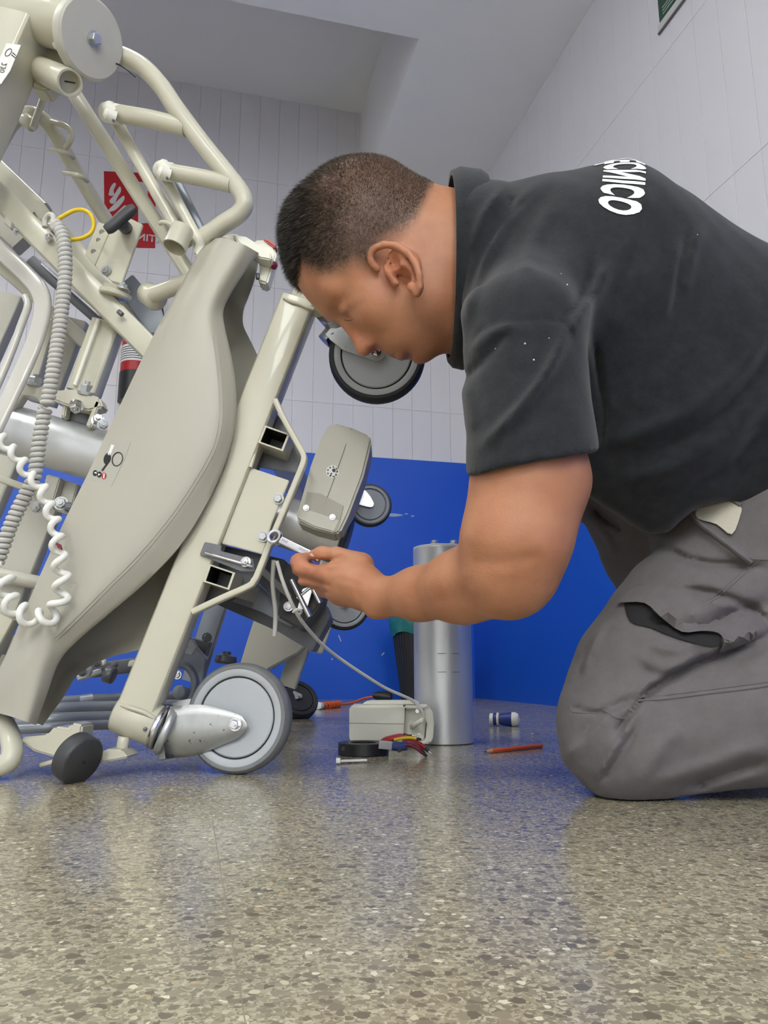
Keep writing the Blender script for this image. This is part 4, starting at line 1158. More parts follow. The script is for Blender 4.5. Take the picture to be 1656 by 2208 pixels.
# ---- waste bin with liner by the back wall
wbp = FL(884, 1514)
bc = Vector((Q(905, 1500, wbp.y + .1).x, wbp.y + .1, 0))
bn = thing('waste_bin', bc, 'black ribbed waste bin with a green plastic liner against the blue wall', 'waste bin')
rt = (905 - 843) * MPP(880, 1370, bc.y); rb_ = (905 - 868) * MPP(880, 1500, bc.y) * 1.05
hb = Q(880, 1338, bc.y).z
BINM = mat('bin_black', srgb(36, 37, 42), .5)
lathe('bin_body', bc, UZ, [(.001, rb_ * .95), (.004, rb_), (hb, rt * .97), (hb, rt * .92), (.01, rb_ * .92)], BINM, bn, 40)
for i in range(44):
    a = 2 * PI * i / 44
    p0 = bc + Vector((rb_ * math.cos(a), rb_ * math.sin(a), .012)); p1 = bc + Vector((rt * .97 * math.cos(a), rt * .97 * math.sin(a), hb))
    V, Fc = sweep([p0, p1], circ(.003, 5)); mesh_obj('rib', V, Fc, BINM, bn, 30)
LINER = mat('liner_green', srgb(38, 120, 120), .3, alpha=1, var=.25, vscale=25, bump=.6, bscale=40)
V, Fc = [], []
kk = 60
rows = [(hb + .012, .96), (hb + .006, 1.04), (hb - .015, 1.05), (hb - .04, 1.03), (hb - .066, 1.00)]
for (z, s) in rows:
    for i in range(kk):
        a = 2 * PI * i / kk
        w = 1 + .02 * math.sin(7 * a + z * 60) + .015 * math.sin(13 * a + 2)
        V.append(bc + Vector((rt * s * w * math.cos(a), rt * s * w * math.sin(a), z + (.010 * math.sin(5 * a) if s == 1.00 else 0))))
for r_ in range(len(rows) - 1):
    for i in range(kk):
        j = (i + 1) % kk
        Fc.append((r_ * kk + i, r_ * kk + j, (r_ + 1) * kk + j, (r_ + 1) * kk + i))
mesh_obj('bin_liner', V, Fc, LINER, bn, 60)

# ---- orange spiral lead with a black plug
Yo = 2.75
oc = coil('spiral_lead', [FL(694, 1522, .012), FL(712, 1521, .012), FL(730, 1519, .012)], .011, .0045, 9, ORANGE, None, 8, 12)
tag(oc, 'orange spiral lead on the floor beside the black castor', 'cord')
e0 = FL(730, 1519, .01)
wtube('lead_tail', [e0, e0 + Vector((.05, .03, .004)), e0 + Vector((.10, .06, .022)), e0 + Vector((.15, .07, .028))], .0045, ORANGE, oc)
pe = e0 + Vector((.15, .07, .030))
lathe('plug', pe, (1, .1, -.15), [(-.02, .008), (0, .018), (.03, .024), (.05, .022), (.058, .012), (.06, .0005)], BLACK, oc, 24)
rod('lead_ferrule', FL(686, 1522, .014), FL(694, 1522, .012), .013, WHITE, oc, 16)

# ---- fire sign and extinguisher on the back wall
def on_back(px, py, lift): return BWP(px, py, lift)
def wall_poly(name, poly, lift, thick, m, parent, wall='b', smooth=0):
    if smooth:
        pp = smooth_path([(p[0], p[1], 0) for p in list(poly) + [poly[0]]], smooth)[:-1]
        poly = [(p.x, p.y) for p in pp]
    fn, dv = (BWP, DV) if wall == 'b' else (RWP, NV)
    V = [fn(x, y, lift) for x, y in poly]; n = len(V)
    V += [v + dv * thick for v in V]
    Fc = [tuple(range(n)), tuple(range(n, 2 * n))[::-1]] + [(i, (i + 1) % n, n + (i + 1) % n, n + i) for i in range(n)]
    return mesh_obj(name, V, Fc, m, parent, 20)
SCUFF = mat('scuffed_plaster', srgb(170, 186, 220), .7)
for pl_ in ([(828, 1110), (842, 1107), (858, 1108), (870, 1111), (852, 1114), (838, 1113)], [(886, 1112), (892, 1111), (893, 1114), (887, 1114)], [(872, 1107), (880, 1107), (879, 1109), (873, 1109)],
            [(714, 1420), (717, 1419), (718, 1422), (715, 1423)], [(729, 1370), (731, 1369), (736, 1382), (734, 1383)], [(822, 1412), (828, 1406), (829, 1408), (824, 1414)], [(668, 1010), (676, 1006), (678, 1016), (671, 1020)]):
    wall_poly('paint_scuff', pl_, .0012, .0006, SCUFF, wall_back, smooth=2)
sg0 = BWP(278, 530, .005)
sign = thing('fire_sign', sg0, 'red fire equipment sign with white flames on the back wall', 'sign')
wall_poly('sign_plate', [(224, 369), (336, 374), (334, 534), (226, 531)], .006, .005, RED, sign)
for fl_ in ([(234, 420), (238, 404), (246, 394), (250, 398), (245, 410), (246, 420), (238, 422)], [(236, 432), (246, 420), (258, 402), (261, 412), (254, 424), (247, 438), (238, 438)],
            [(236, 450), (252, 434), (266, 422), (268, 430), (258, 444), (246, 454), (234, 456)], [(244, 466), (258, 452), (270, 442), (270, 452), (262, 464), (250, 470)]):
    wall_poly('sign_print', fl_, .0072, .001, mat('sign_white', srgb(205, 205, 205), .5), sign, smooth=3)
wall_poly('sign_print', [(296, 392), (318, 393), (320, 470), (330, 480), (298, 482), (298, 440), (290, 410)], .0072, .001, MATS['sign_white'], sign)
Xw, Zw = NV, UZ
M4 = Matrix.Translation(BWP(305, 512, .0065)) @ Matrix((Xw, Zw, Xw.cross(Zw))).transposed().to_4x4()
plate_text('sign_print', 'EXTINTOR', M4, .055, MATS['sign_white'], sign, mirror=True, bold=.02)
ex0 = BWP(292, 800, .10)
ext = thing('fire_extinguisher', Vector((ex0.x, ex0.y, BWP(292, 900, .1).z)), 'red fire extinguisher hanging on the back wall behind the bed frame', 'fire extinguisher')
eb, et = BWP(288, 868, .10), BWP(296, 650, .10)
et.x = eb.x; et.y = eb.y
Le = (et - eb).length
lathe('cylinder', eb, UZ, [(0, .05), (.004, .068), (.02, .072), (Le * .80, .072), (Le * .90, .060), (Le * .97, .030), (Le, .022), (Le + .02, .020)], RED, ext, 40)
lathe('base_skirt', eb, UZ, [(-.002, .0745), (.14, .0745), (.14, .072)], BLACK, ext, 40)
lathe('valve', et, UZ, [(0.0, .018), (.03, .018), (.034, .012), (.05, .012)], DSTEEL, ext, 20)
V, Fc = sweep([et + UZ * .055 + NV * -.06, et + UZ * .045 + NV * .06], rrect(.022, .020, .004), up=(0, 0, 1)); mesh_obj('lever', V, Fc, BLACK, ext, 40)
V, Fc = sweep([et + UZ * .095 + NV * -.08, et + UZ * .06 + NV * .03], rrect(.020, .016, .004), up=(0, 0, 1)); mesh_obj('lever', V, Fc, BLACK, ext, 40)
wtube('hose', [et + UZ * .03, et + NV * .07 + UZ * .02, et + NV * .105 - UZ * .06, et + NV * .10 - UZ * .25, et + NV * .085 - UZ * .42], .011, BLACK, ext)
lp = lathe('paper_label', eb, UZ, [(Le * .36, .0726), (Le * .52, .0727)], WHITE, ext, 40)
for i in range(6):
    lathe('print', eb, UZ, [(Le * (.38 + i * .022), .0730), (Le * (.387 + i * .022), .0730)], INK, ext, 40)
for i in range(6):
    zz = Le * (.64 + i * .03)
    lathe('print', eb, UZ, [(zz, .0724), (zz + .003, .0724)], WHITE, ext, 40)
# ---- green sign on the right-hand wall
gs0 = RWP(1440, 60, .01)
gsn = thing('safety_sign', gs0, 'dark green safety sign high on the right-hand wall', 'sign')
GREEN = mat('sign_green', srgb(14, 74, 50), .35)
zb_, zt_ = RWP(1424, 47, .006).z, RWP(1424, 47, .006).z + .30
a_far = RWP(1422, 47, .006).dot(DV); a_near = a_far - .42
rbox('sign_plate', RW_OFF - .006, RW_OFF - .001, a_near, a_far, zb_, zt_, GREEN, gsn)
rbox('sign_edge', RW_OFF - .0055, RW_OFF - .0008, a_near, a_far + .012, zb_ - .03, zb_ - .0002, mat('sign_border', srgb(205, 205, 205), .5), gsn)
rbox('edge_shade', RW_OFF - .008, RW_OFF - .0008, a_near, a_far + .012, zb_ - .036, zb_ - .0302, mat('sign_shade', srgb(110, 110, 110), .6), gsn)  # grey strip painted as the shadow line below the sign
for i in range(3):
    rbox('sign_print', RW_OFF - .0066, RW_OFF - .006, a_far - .03 - .28 + .04 * i, a_far - .02, zb_ + .014 + i * .012, zb_ + .017 + i * .012, MATS['sign_white'], gsn)
# dark doorway post far behind the left end of the bed
# ================================================================ the technician
def npv(v): return np.array([v.x, v.y, v.z], np.float32)
def to_px(P):
    """pixels at which world points are seen"""
    x = P[:, 0]; y = P[:, 1]; z = P[:, 2] - CAM_H
    d = y * CP + z * SP
    u = -y * SP + z * CP
    return 828 + FPX * x / d, 1104 - FPX * u / d
def smin(a, b, k):
    if k <= 0: return np.minimum(a, b)
    h = np.clip(0.5 + 0.5 * (b - a) / k, 0, 1)
    return b + (a - b) * h - k * h * (1 - h)
def smax(a, b, k): return -smin(-a, -b, k)
class Cone:
    """round cone between two world points"""
    def __init__(s, a, b, ra, rb): s.a, s.b, s.ra, s.rb = npv(Vector(a)), npv(Vector(b)), ra, rb
    def __call__(s, P):
        ab = s.b - s.a; L2 = float(ab @ ab) + 1e-12
        t = np.clip(((P - s.a) @ ab) / L2, 0, 1)
        d = P - s.a - t[:, None] * ab
        return np.sqrt((d * d).sum(1)) - (s.ra + (s.rb - s.ra) * t)
class Ell:
    """ellipsoid with world axes ex, ey, ez"""
    def __init__(s, c, r, axes=None):
        s.c = npv(Vector(c)); s.r = np.array(r, np.float32)
        s.M = np.array([list(a) for a in axes], np.float32) if axes else np.eye(3, dtype=np.float32)
    def __call__(s, P):
        q = (P - s.c) @ s.M.T
        k0 = np.sqrt(((q / s.r) ** 2).sum(1)); k1 = np.sqrt(((q / s.r ** 2) ** 2).sum(1))
        return k0 * (k0 - 1) / np.maximum(k1, 1e-6)
def surface(fn, lo, hi, h, margin=0.03, B=8):
    """sparse surface nets of fn over the box -> verts, quads"""
    lo = np.array(lo, np.float32); hi = np.array(hi, np.float32)
    nb = np.ceil((hi - lo) / (h * B)).astype(int)
    n = nb * B + 1
    ax = [lo[i] + h * B * (np.arange(nb[i]) + .5) for i in range(3)]
    C = np.stack(np.meshgrid(*ax, indexing='ij'), -1).reshape(-1, 3).astype(np.float32)
    dc = np.concatenate([fn(C[i:i + 200000]) for i in range(0, len(C), 200000)])
    G = np.repeat(np.repeat(np.repeat(np.sign(dc).reshape(nb), B, 0), B, 1), B, 2)
    G = np.pad(G, ((0, 1), (0, 1), (0, 1)), mode='edge').astype(np.float32)
    keep = np.argwhere(np.abs(dc.reshape(nb)) < h * B * .87 + margin)
    o = np.arange(B + 1)
    off = np.stack(np.meshgrid(o, o, o, indexing='ij'), -1).reshape(-1, 3)
    for s in range(0, len(keep), 300):
        idx = (keep[s:s + 300, None, :] * B + off[None]).reshape(-1, 3)
        v = fn((lo + idx * h).astype(np.float32))
        G[idx[:, 0], idx[:, 1], idx[:, 2]] = v
    I = G < 0
    cnt = np.zeros(np.array(G.shape) - 1, np.int8)
    for a in (0, 1):
        for b in (0, 1):
            for c in (0, 1):
                cnt += I[a:I.shape[0] - 1 + a, b:I.shape[1] - 1 + b, c:I.shape[2] - 1 + c]
    act = np.argwhere((cnt > 0) & (cnt < 8))
    vid = -np.ones(cnt.shape, np.int32)
    vid[act[:, 0], act[:, 1], act[:, 2]] = np.arange(len(act))
    acc = np.zeros((len(act), 3), np.float64); num = np.zeros(len(act))
    corners = [(a, b, c) for a in (0, 1) for b in (0, 1) for c in (0, 1)]
    val = {c: G[act[:, 0] + c[0], act[:, 1] + c[1], act[:, 2] + c[2]] for c in corners}
    for c in corners:
        for ax_ in range(3):
            if c[ax_] == 0:
                d = list(c); d[ax_] = 1; d = tuple(d)
                va, vb = val[c], val[d]
                m = (va < 0) != (vb < 0)
                t = va[m] / (va[m] - vb[m])
                p = np.tile(np.array(c, np.float64), (m.sum(), 1)); p[:, ax_] = t
                acc[m] += p; num[m] += 1
    V = lo + (act + acc / num[:, None]) * h
    F = []
    for ax_ in range(3):
        u, w = [(1, 2), (2, 0), (0, 1)][ax_]
        sl0 = [slice(None)] * 3; sl1 = [slice(None)] * 3
        sl0[ax_] = slice(0, -1); sl1[ax_] = slice(1, None)
        e = np.argwhere(I[tuple(sl0)] != I[tuple(sl1)])
        ok = (e[:, u] > 0) & (e[:, w] > 0) & (e[:, u] < cnt.shape[u]) & (e[:, w] < cnt.shape[w])
        e = e[ok]
        inside = I[tuple(sl0)][e[:, 0], e[:, 1], e[:, 2]]
        def g(du, dw):
            q = e.copy(); q[:, u] += du; q[:, w] += dw
            return vid[q[:, 0], q[:, 1], q[:, 2]]
        quad = np.stack([g(-1, -1), g(0, -1), g(0, 0), g(-1, 0)], 1)
        quad[~inside] = quad[~inside][:, ::-1]
        F.append(quad)
    return V, np.concatenate(F)
def relax(V, F, it=2, lam=.5):
    """light smoothing of a quad mesh"""
    E = np.concatenate([F[:, [0, 1]], F[:, [1, 2]], F[:, [2, 3]], F[:, [3, 0]]])
    for _ in range(it):
        S_ = np.zeros_like(V); n_ = np.zeros(len(V))
        for c in range(3):
            S_[:, c] = np.bincount(E[:, 0], V[E[:, 1], c], len(V)) + np.bincount(E[:, 1], V[E[:, 0], c], len(V))
        n_ = np.bincount(E[:, 0], minlength=len(V)) + np.bincount(E[:, 1], minlength=len(V))
        V = V * (1 - lam) + lam * S_ / n_[:, None]
    return V
def np_mesh(name, V, F, m, parent):
    me = bpy.data.meshes.new(name)
    me.vertices.add(len(V)); me.vertices.foreach_set('co', V.astype(np.float32).ravel())
    me.loops.add(F.size); me.loops.foreach_set('vertex_index', F.astype(np.int32).ravel())
    me.polygons.add(len(F)); me.polygons.foreach_set('loop_start', np.arange(0, F.size, F.shape[1], dtype=np.int32))
    me.update(); me.validate()
    return link(name, me, m, parent, 0)
def lump(P, sc, seed=0):
    """cheap smooth noise in about -1..1"""
    r = np.random.RandomState(seed)
    out = np.zeros(len(P), np.float32)
    for i in range(6):
        k = r.normal(size=3).astype(np.float32) * sc
        out += np.sin(P @ k + r.rand() * 6.28)
    return out / 3.0
def folds(P, px, py, lines):
    """raised or sunken fold lines given as pixel polylines: (points, width, height in metres)"""
    out = np.zeros(len(P), np.float32)
    for pts, w, amp in lines:
        pts = [(p.x, p.y) for p in smooth_path([(a, b, 0) for a, b in pts], 4)]
        best = np.full(len(P), 1e9, np.float32)
        tpos = np.zeros(len(P), np.float32)
        for i in range(len(pts) - 1):
            (ax, ay), (bx, by) = pts[i], pts[i + 1]
            dx, dy = bx - ax, by - ay
            t = np.clip(((px - ax) * dx + (py - ay) * dy) / (dx * dx + dy * dy + 1e-9), 0, 1)
            d = (px - ax - t * dx) ** 2 + (py - ay - t * dy) ** 2
            m = d < best
            best = np.where(m, d, best); tpos = np.where(m, (i + t) / (len(pts) - 1), tpos)
        taper = np.clip(np.minimum(tpos, 1 - tpos) * 5 + .15, 0, 1)
        out += amp * taper * np.exp(-best / (w * w))
    return out

man = empty('person', FL(1400, 1720) + Vector((.1, .05, 0)))
tag(man, 'kneeling technician in black polo shirt and grey work trousers, bent over holding a wrench', 'person')

# ---------------- head frame: forward, up and sideways axes, measured in picture pixels at the head's distance
YH = 0.90
HM = MPP(780, 560, YH)
HZ = (Q(868, 560, YH).z - Q(868, 660, YH).z) / 100.0      # metres per pixel upwards at that distance
HO_ = Q(868, 610, YH)
h_up0 = Vector((-.83, 0, .557)); h_fw0 = Vector((-.557, 0, -.83)); h_lat0 = Vector((0, -1, 0))   # sideways = towards the viewer
YAW = math.radians(-7)       # face turned slightly away
Rh = Matrix.Rotation(YAW, 3, h_up0)
h_fw, h_up, h_lat = Rh @ h_fw0, h_up0, Rh @ h_lat0
HMAT = np.array([list(h_fw), list(h_up), list(h_lat)], np.float32)
ZS = np.array([1, 1, HM / HZ], np.float32)
def head_local(P): return (((P - npv(HO_)) * ZS) @ HMAT.T) / HM
def head_world(q): return (np.asarray(q) * HM) @ HMAT / ZS + npv(HO_)
def near_px(q):
    """pixels of head points, all folded to the near side"""
    w = np.array(q, np.float32); w[:, 2] = np.abs(w[:, 2])
    return to_px(head_world(w))
def px_local(x, y, l):
    """head coordinates of what is seen at a pixel, l pixels out to the near side"""
    f, u = pxfu(x, y)
    for _ in range(6):
        X, Y_ = near_px(np.array([[f, u, l]], np.float32))
        df, du = pxfu(868 + (x - float(X[0])), 610 + (y - float(Y_[0])))
        f += df; u += du
    return (f, u, l)
def pxfu(x, y):
    dx, dy = x - 868, y - 610
    return (-.557 * dx + .83 * dy, -.83 * dx - .557 * dy)
def E_(q, c, r):
    d = (q - np.array(c, np.float32)); r = np.array(r, np.float32)
    k0 = np.sqrt(((d / r) ** 2).sum(1)); k1 = np.sqrt(((d / r ** 2) ** 2).sum(1))
    return k0 * (k0 - 1) / np.maximum(k1, 1e-6)
def C_(q, a, b, ra, rb):
    a = np.array(a, np.float32); b = np.array(b, np.float32); ab = b - a
    t = np.clip(((q - a) @ ab) / (ab @ ab + 1e-9), 0, 1)
    d = q - a - t[:, None] * ab
    return np.sqrt((d * d).sum(1)) - (ra + (rb - ra) * t)
EAR = [(814, 580, 112), (801, 566, 117), (797, 550, 121), (806, 536, 126), (828, 527, 131), (856, 530, 137), (880, 545, 143), (897, 568, 147), (905, 596, 146), (906, 618, 140), (899, 634, 131)]
EARP = [px_local(x, y, l) for x, y, l in EAR]
EPX = {(x, y): px_local(x, y, 122) for x, y in ((868, 574), (893, 622), (884, 588), (868, 558), (840, 563), (868, 596), (871, 600), (848, 566), (852, 606))}
CHK = (px_local(758, 706, 22), px_local(800, 744, 30))
def head_sdf(P):
    q = head_local(P)
    q = q.copy(); ls = q[:, 2].copy(); q[:, 2] = np.abs(q[:, 2])
    d = E_(q, (-34, 127, 0), (162, 159, 125))
    d = smin(d, E_(q, (-8, 155, 0), (120, 142, 108)), 14)
    d = smin(d, E_(q, (30, 110, 0), (110, 130, 108)), 30)          # forehead
    d = smin(d, E_(q, (48, 0, 0), (92, 120, 88)), 34)              # mid face
    d = smin(d, E_(q, (44, -72, 0), (80, 66, 74)), 34)             # jaw
    d = smin(d, E_(q, (0, -48, 62), (62, 62, 34)), 34)             # jaw angle
    d = smin(d, E_(q, (83, -110, 0), (34, 26, 34)), 24)            # chin
    d = smin(d, E_(q, (78, 12, 56), (44, 40, 36)), 30)             # cheekbone
    d = smin(d, E_(q, (96, -50, 0), (34, 36, 42)), 22)            # mouth mound
    d = smin(d, C_(q, (122, 104, 10), (106, 98, 66), 20, 20), 22)  # brow ridge
    d = smax(d, -E_(q, (150, 62, 44), (30, 19, 30)), 14)           # eye socket
    d = smin(d, E_(q, (106, 60, 42), (27, 21, 27)), 5)             # closed eye
    d = smax(d, -C_(q, (136, 50, 22), (116, 50, 66), 1.2, 1.0), 4) # lid line
    d = smin(d, C_(q, (124, 70, 0), (148, 4, 0), 14, 17), 14)      # nose bridge
    d = smin(d, E_(q, (153, -4, 0), (19, 17, 19)), 10)             # nose tip
    d = smin(d, E_(q, (134, -12, 19), (18, 14, 12)), 7)            # nostril wing
    d = smax(d, -E_(q, (142, -25, 10), (9, 6, 5)), 3)
    d = smin(d, E_(q, (121, -54, 0), (13, 9, 30)), 8)              # upper lip
    d = smin(d, E_(q, (120, -79, 0), (13, 10, 26)), 8)             # lower lip
    d = smax(d, -C_(q, (138, -66, 0), (106, -68, 38), 2.2, 3), 4)  # mouth line
    d = smax(d, -C_(q, CHK[0], CHK[1], 1.2, 1.8), 8)               # crease beside the nose
    d = smax(d, -E_(q, (124, -96, 0), (14, 7, 30)), 10)            # under the lip
    # ear
    pts = []
    pts = EARP
    def pxe(x, y): return EPX[(x, y)][:2]
    ec = E_(q, px_local(862, 580, 118), (46, 46, 30))
    near = ec < 70
    if near.any():
        qq = q[near]; e = np.full(len(qq), 1e3, np.float32)
        for i in range(len(pts) - 1):
            e = smin(e, C_(qq, pts[i], pts[i + 1], 7.5, 7.5), 3)
        f, u = pxe(868, 574); e2 = E_(qq, (f, u, 118), (36, 40, 15))
        e = smin(e, e2, 8)
        f, u = pxe(893, 622); e = smin(e, E_(qq, (f, u, 126), (12, 19, 10)), 8)     # lobe
        f, u = pxe(884, 588); g, w = pxe(868, 558)
        e = smin(e, C_(qq, (f, u, 128), (g, w, 126), 6, 5), 5)                       # antihelix
        f, u = pxe(840, 563); e = smax(e, -E_(qq, (f, u, 132), (17, 22, 17)), 5)    # hollow above
        f, u = pxe(868, 596); e = smax(e, -E_(qq, (f, u, 128), (15, 20, 26)), 5)    # concha
        dn = smin(d[near], e, 6)
        f, u = pxe(871, 600); dn = smax(dn, -E_(qq, (f, u, 116), (11, 13, 30)), 4)  # ear canal
        f, u = pxe(848, 566); dn = smax(dn, -E_(qq, (f, u, 122), (10, 14, 12)), 4)
        f, u = pxe(852, 606); dn = smin(dn, E_(qq, (f, u, 112), (9, 9, 10)), 4)     # tragus
        d[near] = dn
    return d * HM
def neck_sdf(P):
    d = Cone(Q(902, 560, YH + .005), Q(1050, 590, YH + .02), .070, .086)(P)
    d = smin(d, Cone(Q(915, 485, YH), Q(1030, 520, YH + .02), .050, .056)(P), .03)
    d = smin(d, Cone(Q(930, 660, YH), Q(1040, 700, YH + .02), .045, .05)(P), .03)
    return d

# ---------------- arms and hands
def R_(px, x, y, Y): return px * MPP(x, y, Y)
def cone_px(a, b, ra, rb): return Cone(Q(*a), Q(*b), R_(ra, *a), R_(rb, *b))
ARM = [(cone_px((1150, 740, .785), (1146, 860, .762), 60, 80), 0),
       (cone_px((1146, 860, .762), (1143, 1035, .745), 80, 121), .012),
       (cone_px((1143, 1030, .745), (1114, 1165, .745), 118, 107), .02),
       (cone_px((1112, 1165, .745), (1102, 1232, .755), 104, 84), .03),
       (cone_px((1090, 1242, .76), (1000, 1262, .81), 82, 69), .03),
       (cone_px((1000, 1264, .81), (905, 1280, .86), 69, 52), .03),
       (cone_px((905, 1280, .86), (828, 1287, .90), 52, 41), .02)]
ARM_FOLD = [([(1060, 1300), (980, 1290), (900, 1310)], 14, -.0012), ([(1180, 1190), (1090, 1215), (1010, 1205)], 16, -.0016), ([(1040, 1235), (960, 1250), (890, 1262)], 18, .0010)]
def arm_sdf(P):
    d = None
    for c, k in ARM:
        d = c(P) if d is None else smin(d, c(P), k)
    return d
# hand: back of the hand towards the viewer, fingers closed on the wrench
HAND = []
def hc(a, b, ra, rb, k): HAND.append((cone_px(a, b, ra, rb), k))
hc((828, 1287, .90), (795, 1274, .915), 41, 43, 0)
hc((785, 1262, .918), (735, 1238, .945), 42, 42, .010)
hc((790, 1276, .915), (738, 1268, .945), 38, 38, .010)
hc((776, 1244, .925), (742, 1216, .95), 34, 31, .010)
# index
FING = [[(700, 1238, .955), (655, 1228, .985), (645, 1212, 1.005), (664, 1205, 1.012)],
        [(706, 1256, .96), (660, 1246, .99), (648, 1228, 1.015), (672, 1218, 1.025)],
        [(718, 1270, .962), (676, 1256, .995), (664, 1240, 1.02), (690, 1230, 1.03)],
        [(734, 1284, .962), (698, 1272, .99), (686, 1258, 1.012), (708, 1248, 1.02)]]
FR = [(23, 21, 19, 15), (22, 20, 18, 15), (21, 19, 17, 14), (19, 16, 14, 12)]
THUMB = [(778, 1220, .93), (728, 1199, .948), (694, 1195, .958), (676, 1198, .966)]
TR = (30, 19, 17, 13)
WRIST_BUMP = cone_px((815, 1312, .90), (806, 1318, .90), 20, 16)
def hand_sdf(P):
    d = arm_h = None
    for c, k in HAND:
        d = c(P) if d is None else smin(d, c(P), k)
    d = smin(d, WRIST_BUMP(P), .012)
    for pts, rr in zip(FING, FR):
        f = cone_px(pts[0], pts[1], rr[0], rr[1])(P)
        f = smin(f, cone_px(pts[1], pts[2], rr[1], rr[2])(P), .003)
        f = smin(f, cone_px(pts[2], pts[3], rr[2], rr[3])(P), .003)
        d = smin(d, cone_px((pts[0][0] + 40, pts[0][1] + 2, pts[0][2] - .02), pts[0], rr[0] + 4, rr[0])(P), .010)
        d = smin(d, f, .0025)
        d = smin(d, Ell(Q(pts[0][0], pts[0][1], pts[0][2] - .010), (.009, .008, .009))(P), .008)   # knuckle
    t = cone_px(THUMB[0], THUMB[1], TR[0], TR[1])(P)
    t = smin(t, cone_px(THUMB[1], THUMB[2], TR[1], TR[2])(P), .004)
    t = smin(t, cone_px(THUMB[2], THUMB[3], TR[2], TR[3])(P), .004)
    return smin(d, t, .0028)
TENDON = [([(660, 1211), (690, 1212), (718, 1208), (746, 1199)], 6, -.0055), ([(628, 1242), (655, 1248), (690, 1258), (716, 1264)], 6, -.0042), ([(650, 1264), (680, 1270), (712, 1280)], 6, -.0035), ([(652, 1226), (660, 1236), (664, 1246)], 5, -.0012), ([(700, 1232), (694, 1242), (690, 1252)], 8, .0022), ([(708, 1252), (702, 1262), (700, 1272)], 8, .0018),
          ([(800, 1262), (760, 1246), (712, 1236)], 7, .0014), ([(795, 1274), (755, 1264), (716, 1256)], 7, .0010), ([(700, 1225), (715, 1232), (735, 1228)], 6, -.0014),
          ([(780, 1300), (770, 1270), (755, 1240)], 9, -.0010), ([(690, 1190), (704, 1194), (708, 1204)], 5, -.0010)]
# far arm, hidden behind the near one
FARARM = [(cone_px((1150, 740, 1.08), (1130, 1000, 1.12), 90, 85), 0), (cone_px((1130, 1000, 1.12), (1105, 1215, 1.12), 84, 66), .03),
          (cone_px((1105, 1225, 1.12), (930, 1278, 1.10), 58, 40), .02), (cone_px((930, 1278, 1.10), (880, 1284, 1.10), 40, 42), .02),
          (cone_px((885, 1276, 1.085), (850, 1284, 1.08), 14, 12), .008), (cone_px((880, 1284, 1.11), (846, 1296, 1.11), 13, 11), .006),
          (cone_px((880, 1292, 1.12), (850, 1304, 1.12), 13, 11), .006), (cone_px((884, 1298, 1.13), (856, 1312, 1.13), 12, 10), .006), (cone_px((888, 1302, 1.14), (864, 1318, 1.14), 11, 9), .006)]
CORE = [(Cone(Q(1050, 590, .93), Q(1260, 690, .95), .08, .12), .05), (Cone(Q(1250, 680, .95), Q(1600, 880, 1.0), .13, .14), .05),
        (Cone(Q(1210, 670, .94), Q(1150, 740, .80), .09, .040), .03), (Cone(Q(1200, 660, .96), Q(1150, 740, 1.07), .10, .055), .05)]
def bbox_guard(P, lo, hi, fn, pad=.02):
    lo = np.array(lo, np.float32) - pad; hi = np.array(hi, np.float32) + pad
    m = ((P > lo) & (P < hi)).all(1)
    q = np.maximum(np.maximum(lo - P, P - hi), 0)
    out = np.sqrt((q * q).sum(1)) + pad
    if m.any(): out[m] = fn(P[m])
    return out
def bounds(pts, r):
    a = np.array([npv(p) for p in pts]); return a.min(0) - r, a.max(0) + r
hb_lo, hb_hi = bounds([HO_], .24)
nb_lo, nb_hi = bounds([Q(902, 480, YH), Q(1060, 700, YH + .02)], .10)
ab_lo, ab_hi = bounds([Q(1150, 720, .77), Q(1115, 1238, .75), Q(828, 1284, .90)], .085)
db_lo, db_hi = bounds([Q(828, 1284, .90), Q(645, 1212, 1.03), Q(690, 1300, .96)], .05)
fb_lo, fb_hi = bounds([Q(1150, 740, 1.08), Q(1105, 1240, 1.12), Q(846, 1310, 1.10)], .07)
def near_arm(P):
    d = arm_sdf(P)
    x, y = to_px(P)
    return d - folds(P, x, y, ARM_FOLD)
def hand_full(P):
    d = hand_sdf(P)
    x, y = to_px(P)
    return d - folds(P, x, y, TENDON)
def far_arm(P):
    d = None
    for c, k in FARARM: d = c(P) if d is None else smin(d, c(P), k)
    return d
def body_fn(P):
    d = None
    for c, k in CORE: d = c(P) if d is None else smin(d, c(P), k)
    d = smin(d, bbox_guard(P, nb_lo, nb_hi, neck_sdf), .03)
    d = smin(d, bbox_guard(P, hb_lo, hb_hi, head_sdf), .022)
    d = smin(d, bbox_guard(P, ab_lo, ab_hi, near_arm), .012)
    d = smin(d, bbox_guard(P, db_lo, db_hi, hand_full), .008)
    d = smin(d, bbox_guard(P, fb_lo, fb_hi, far_arm), .012)
    return d

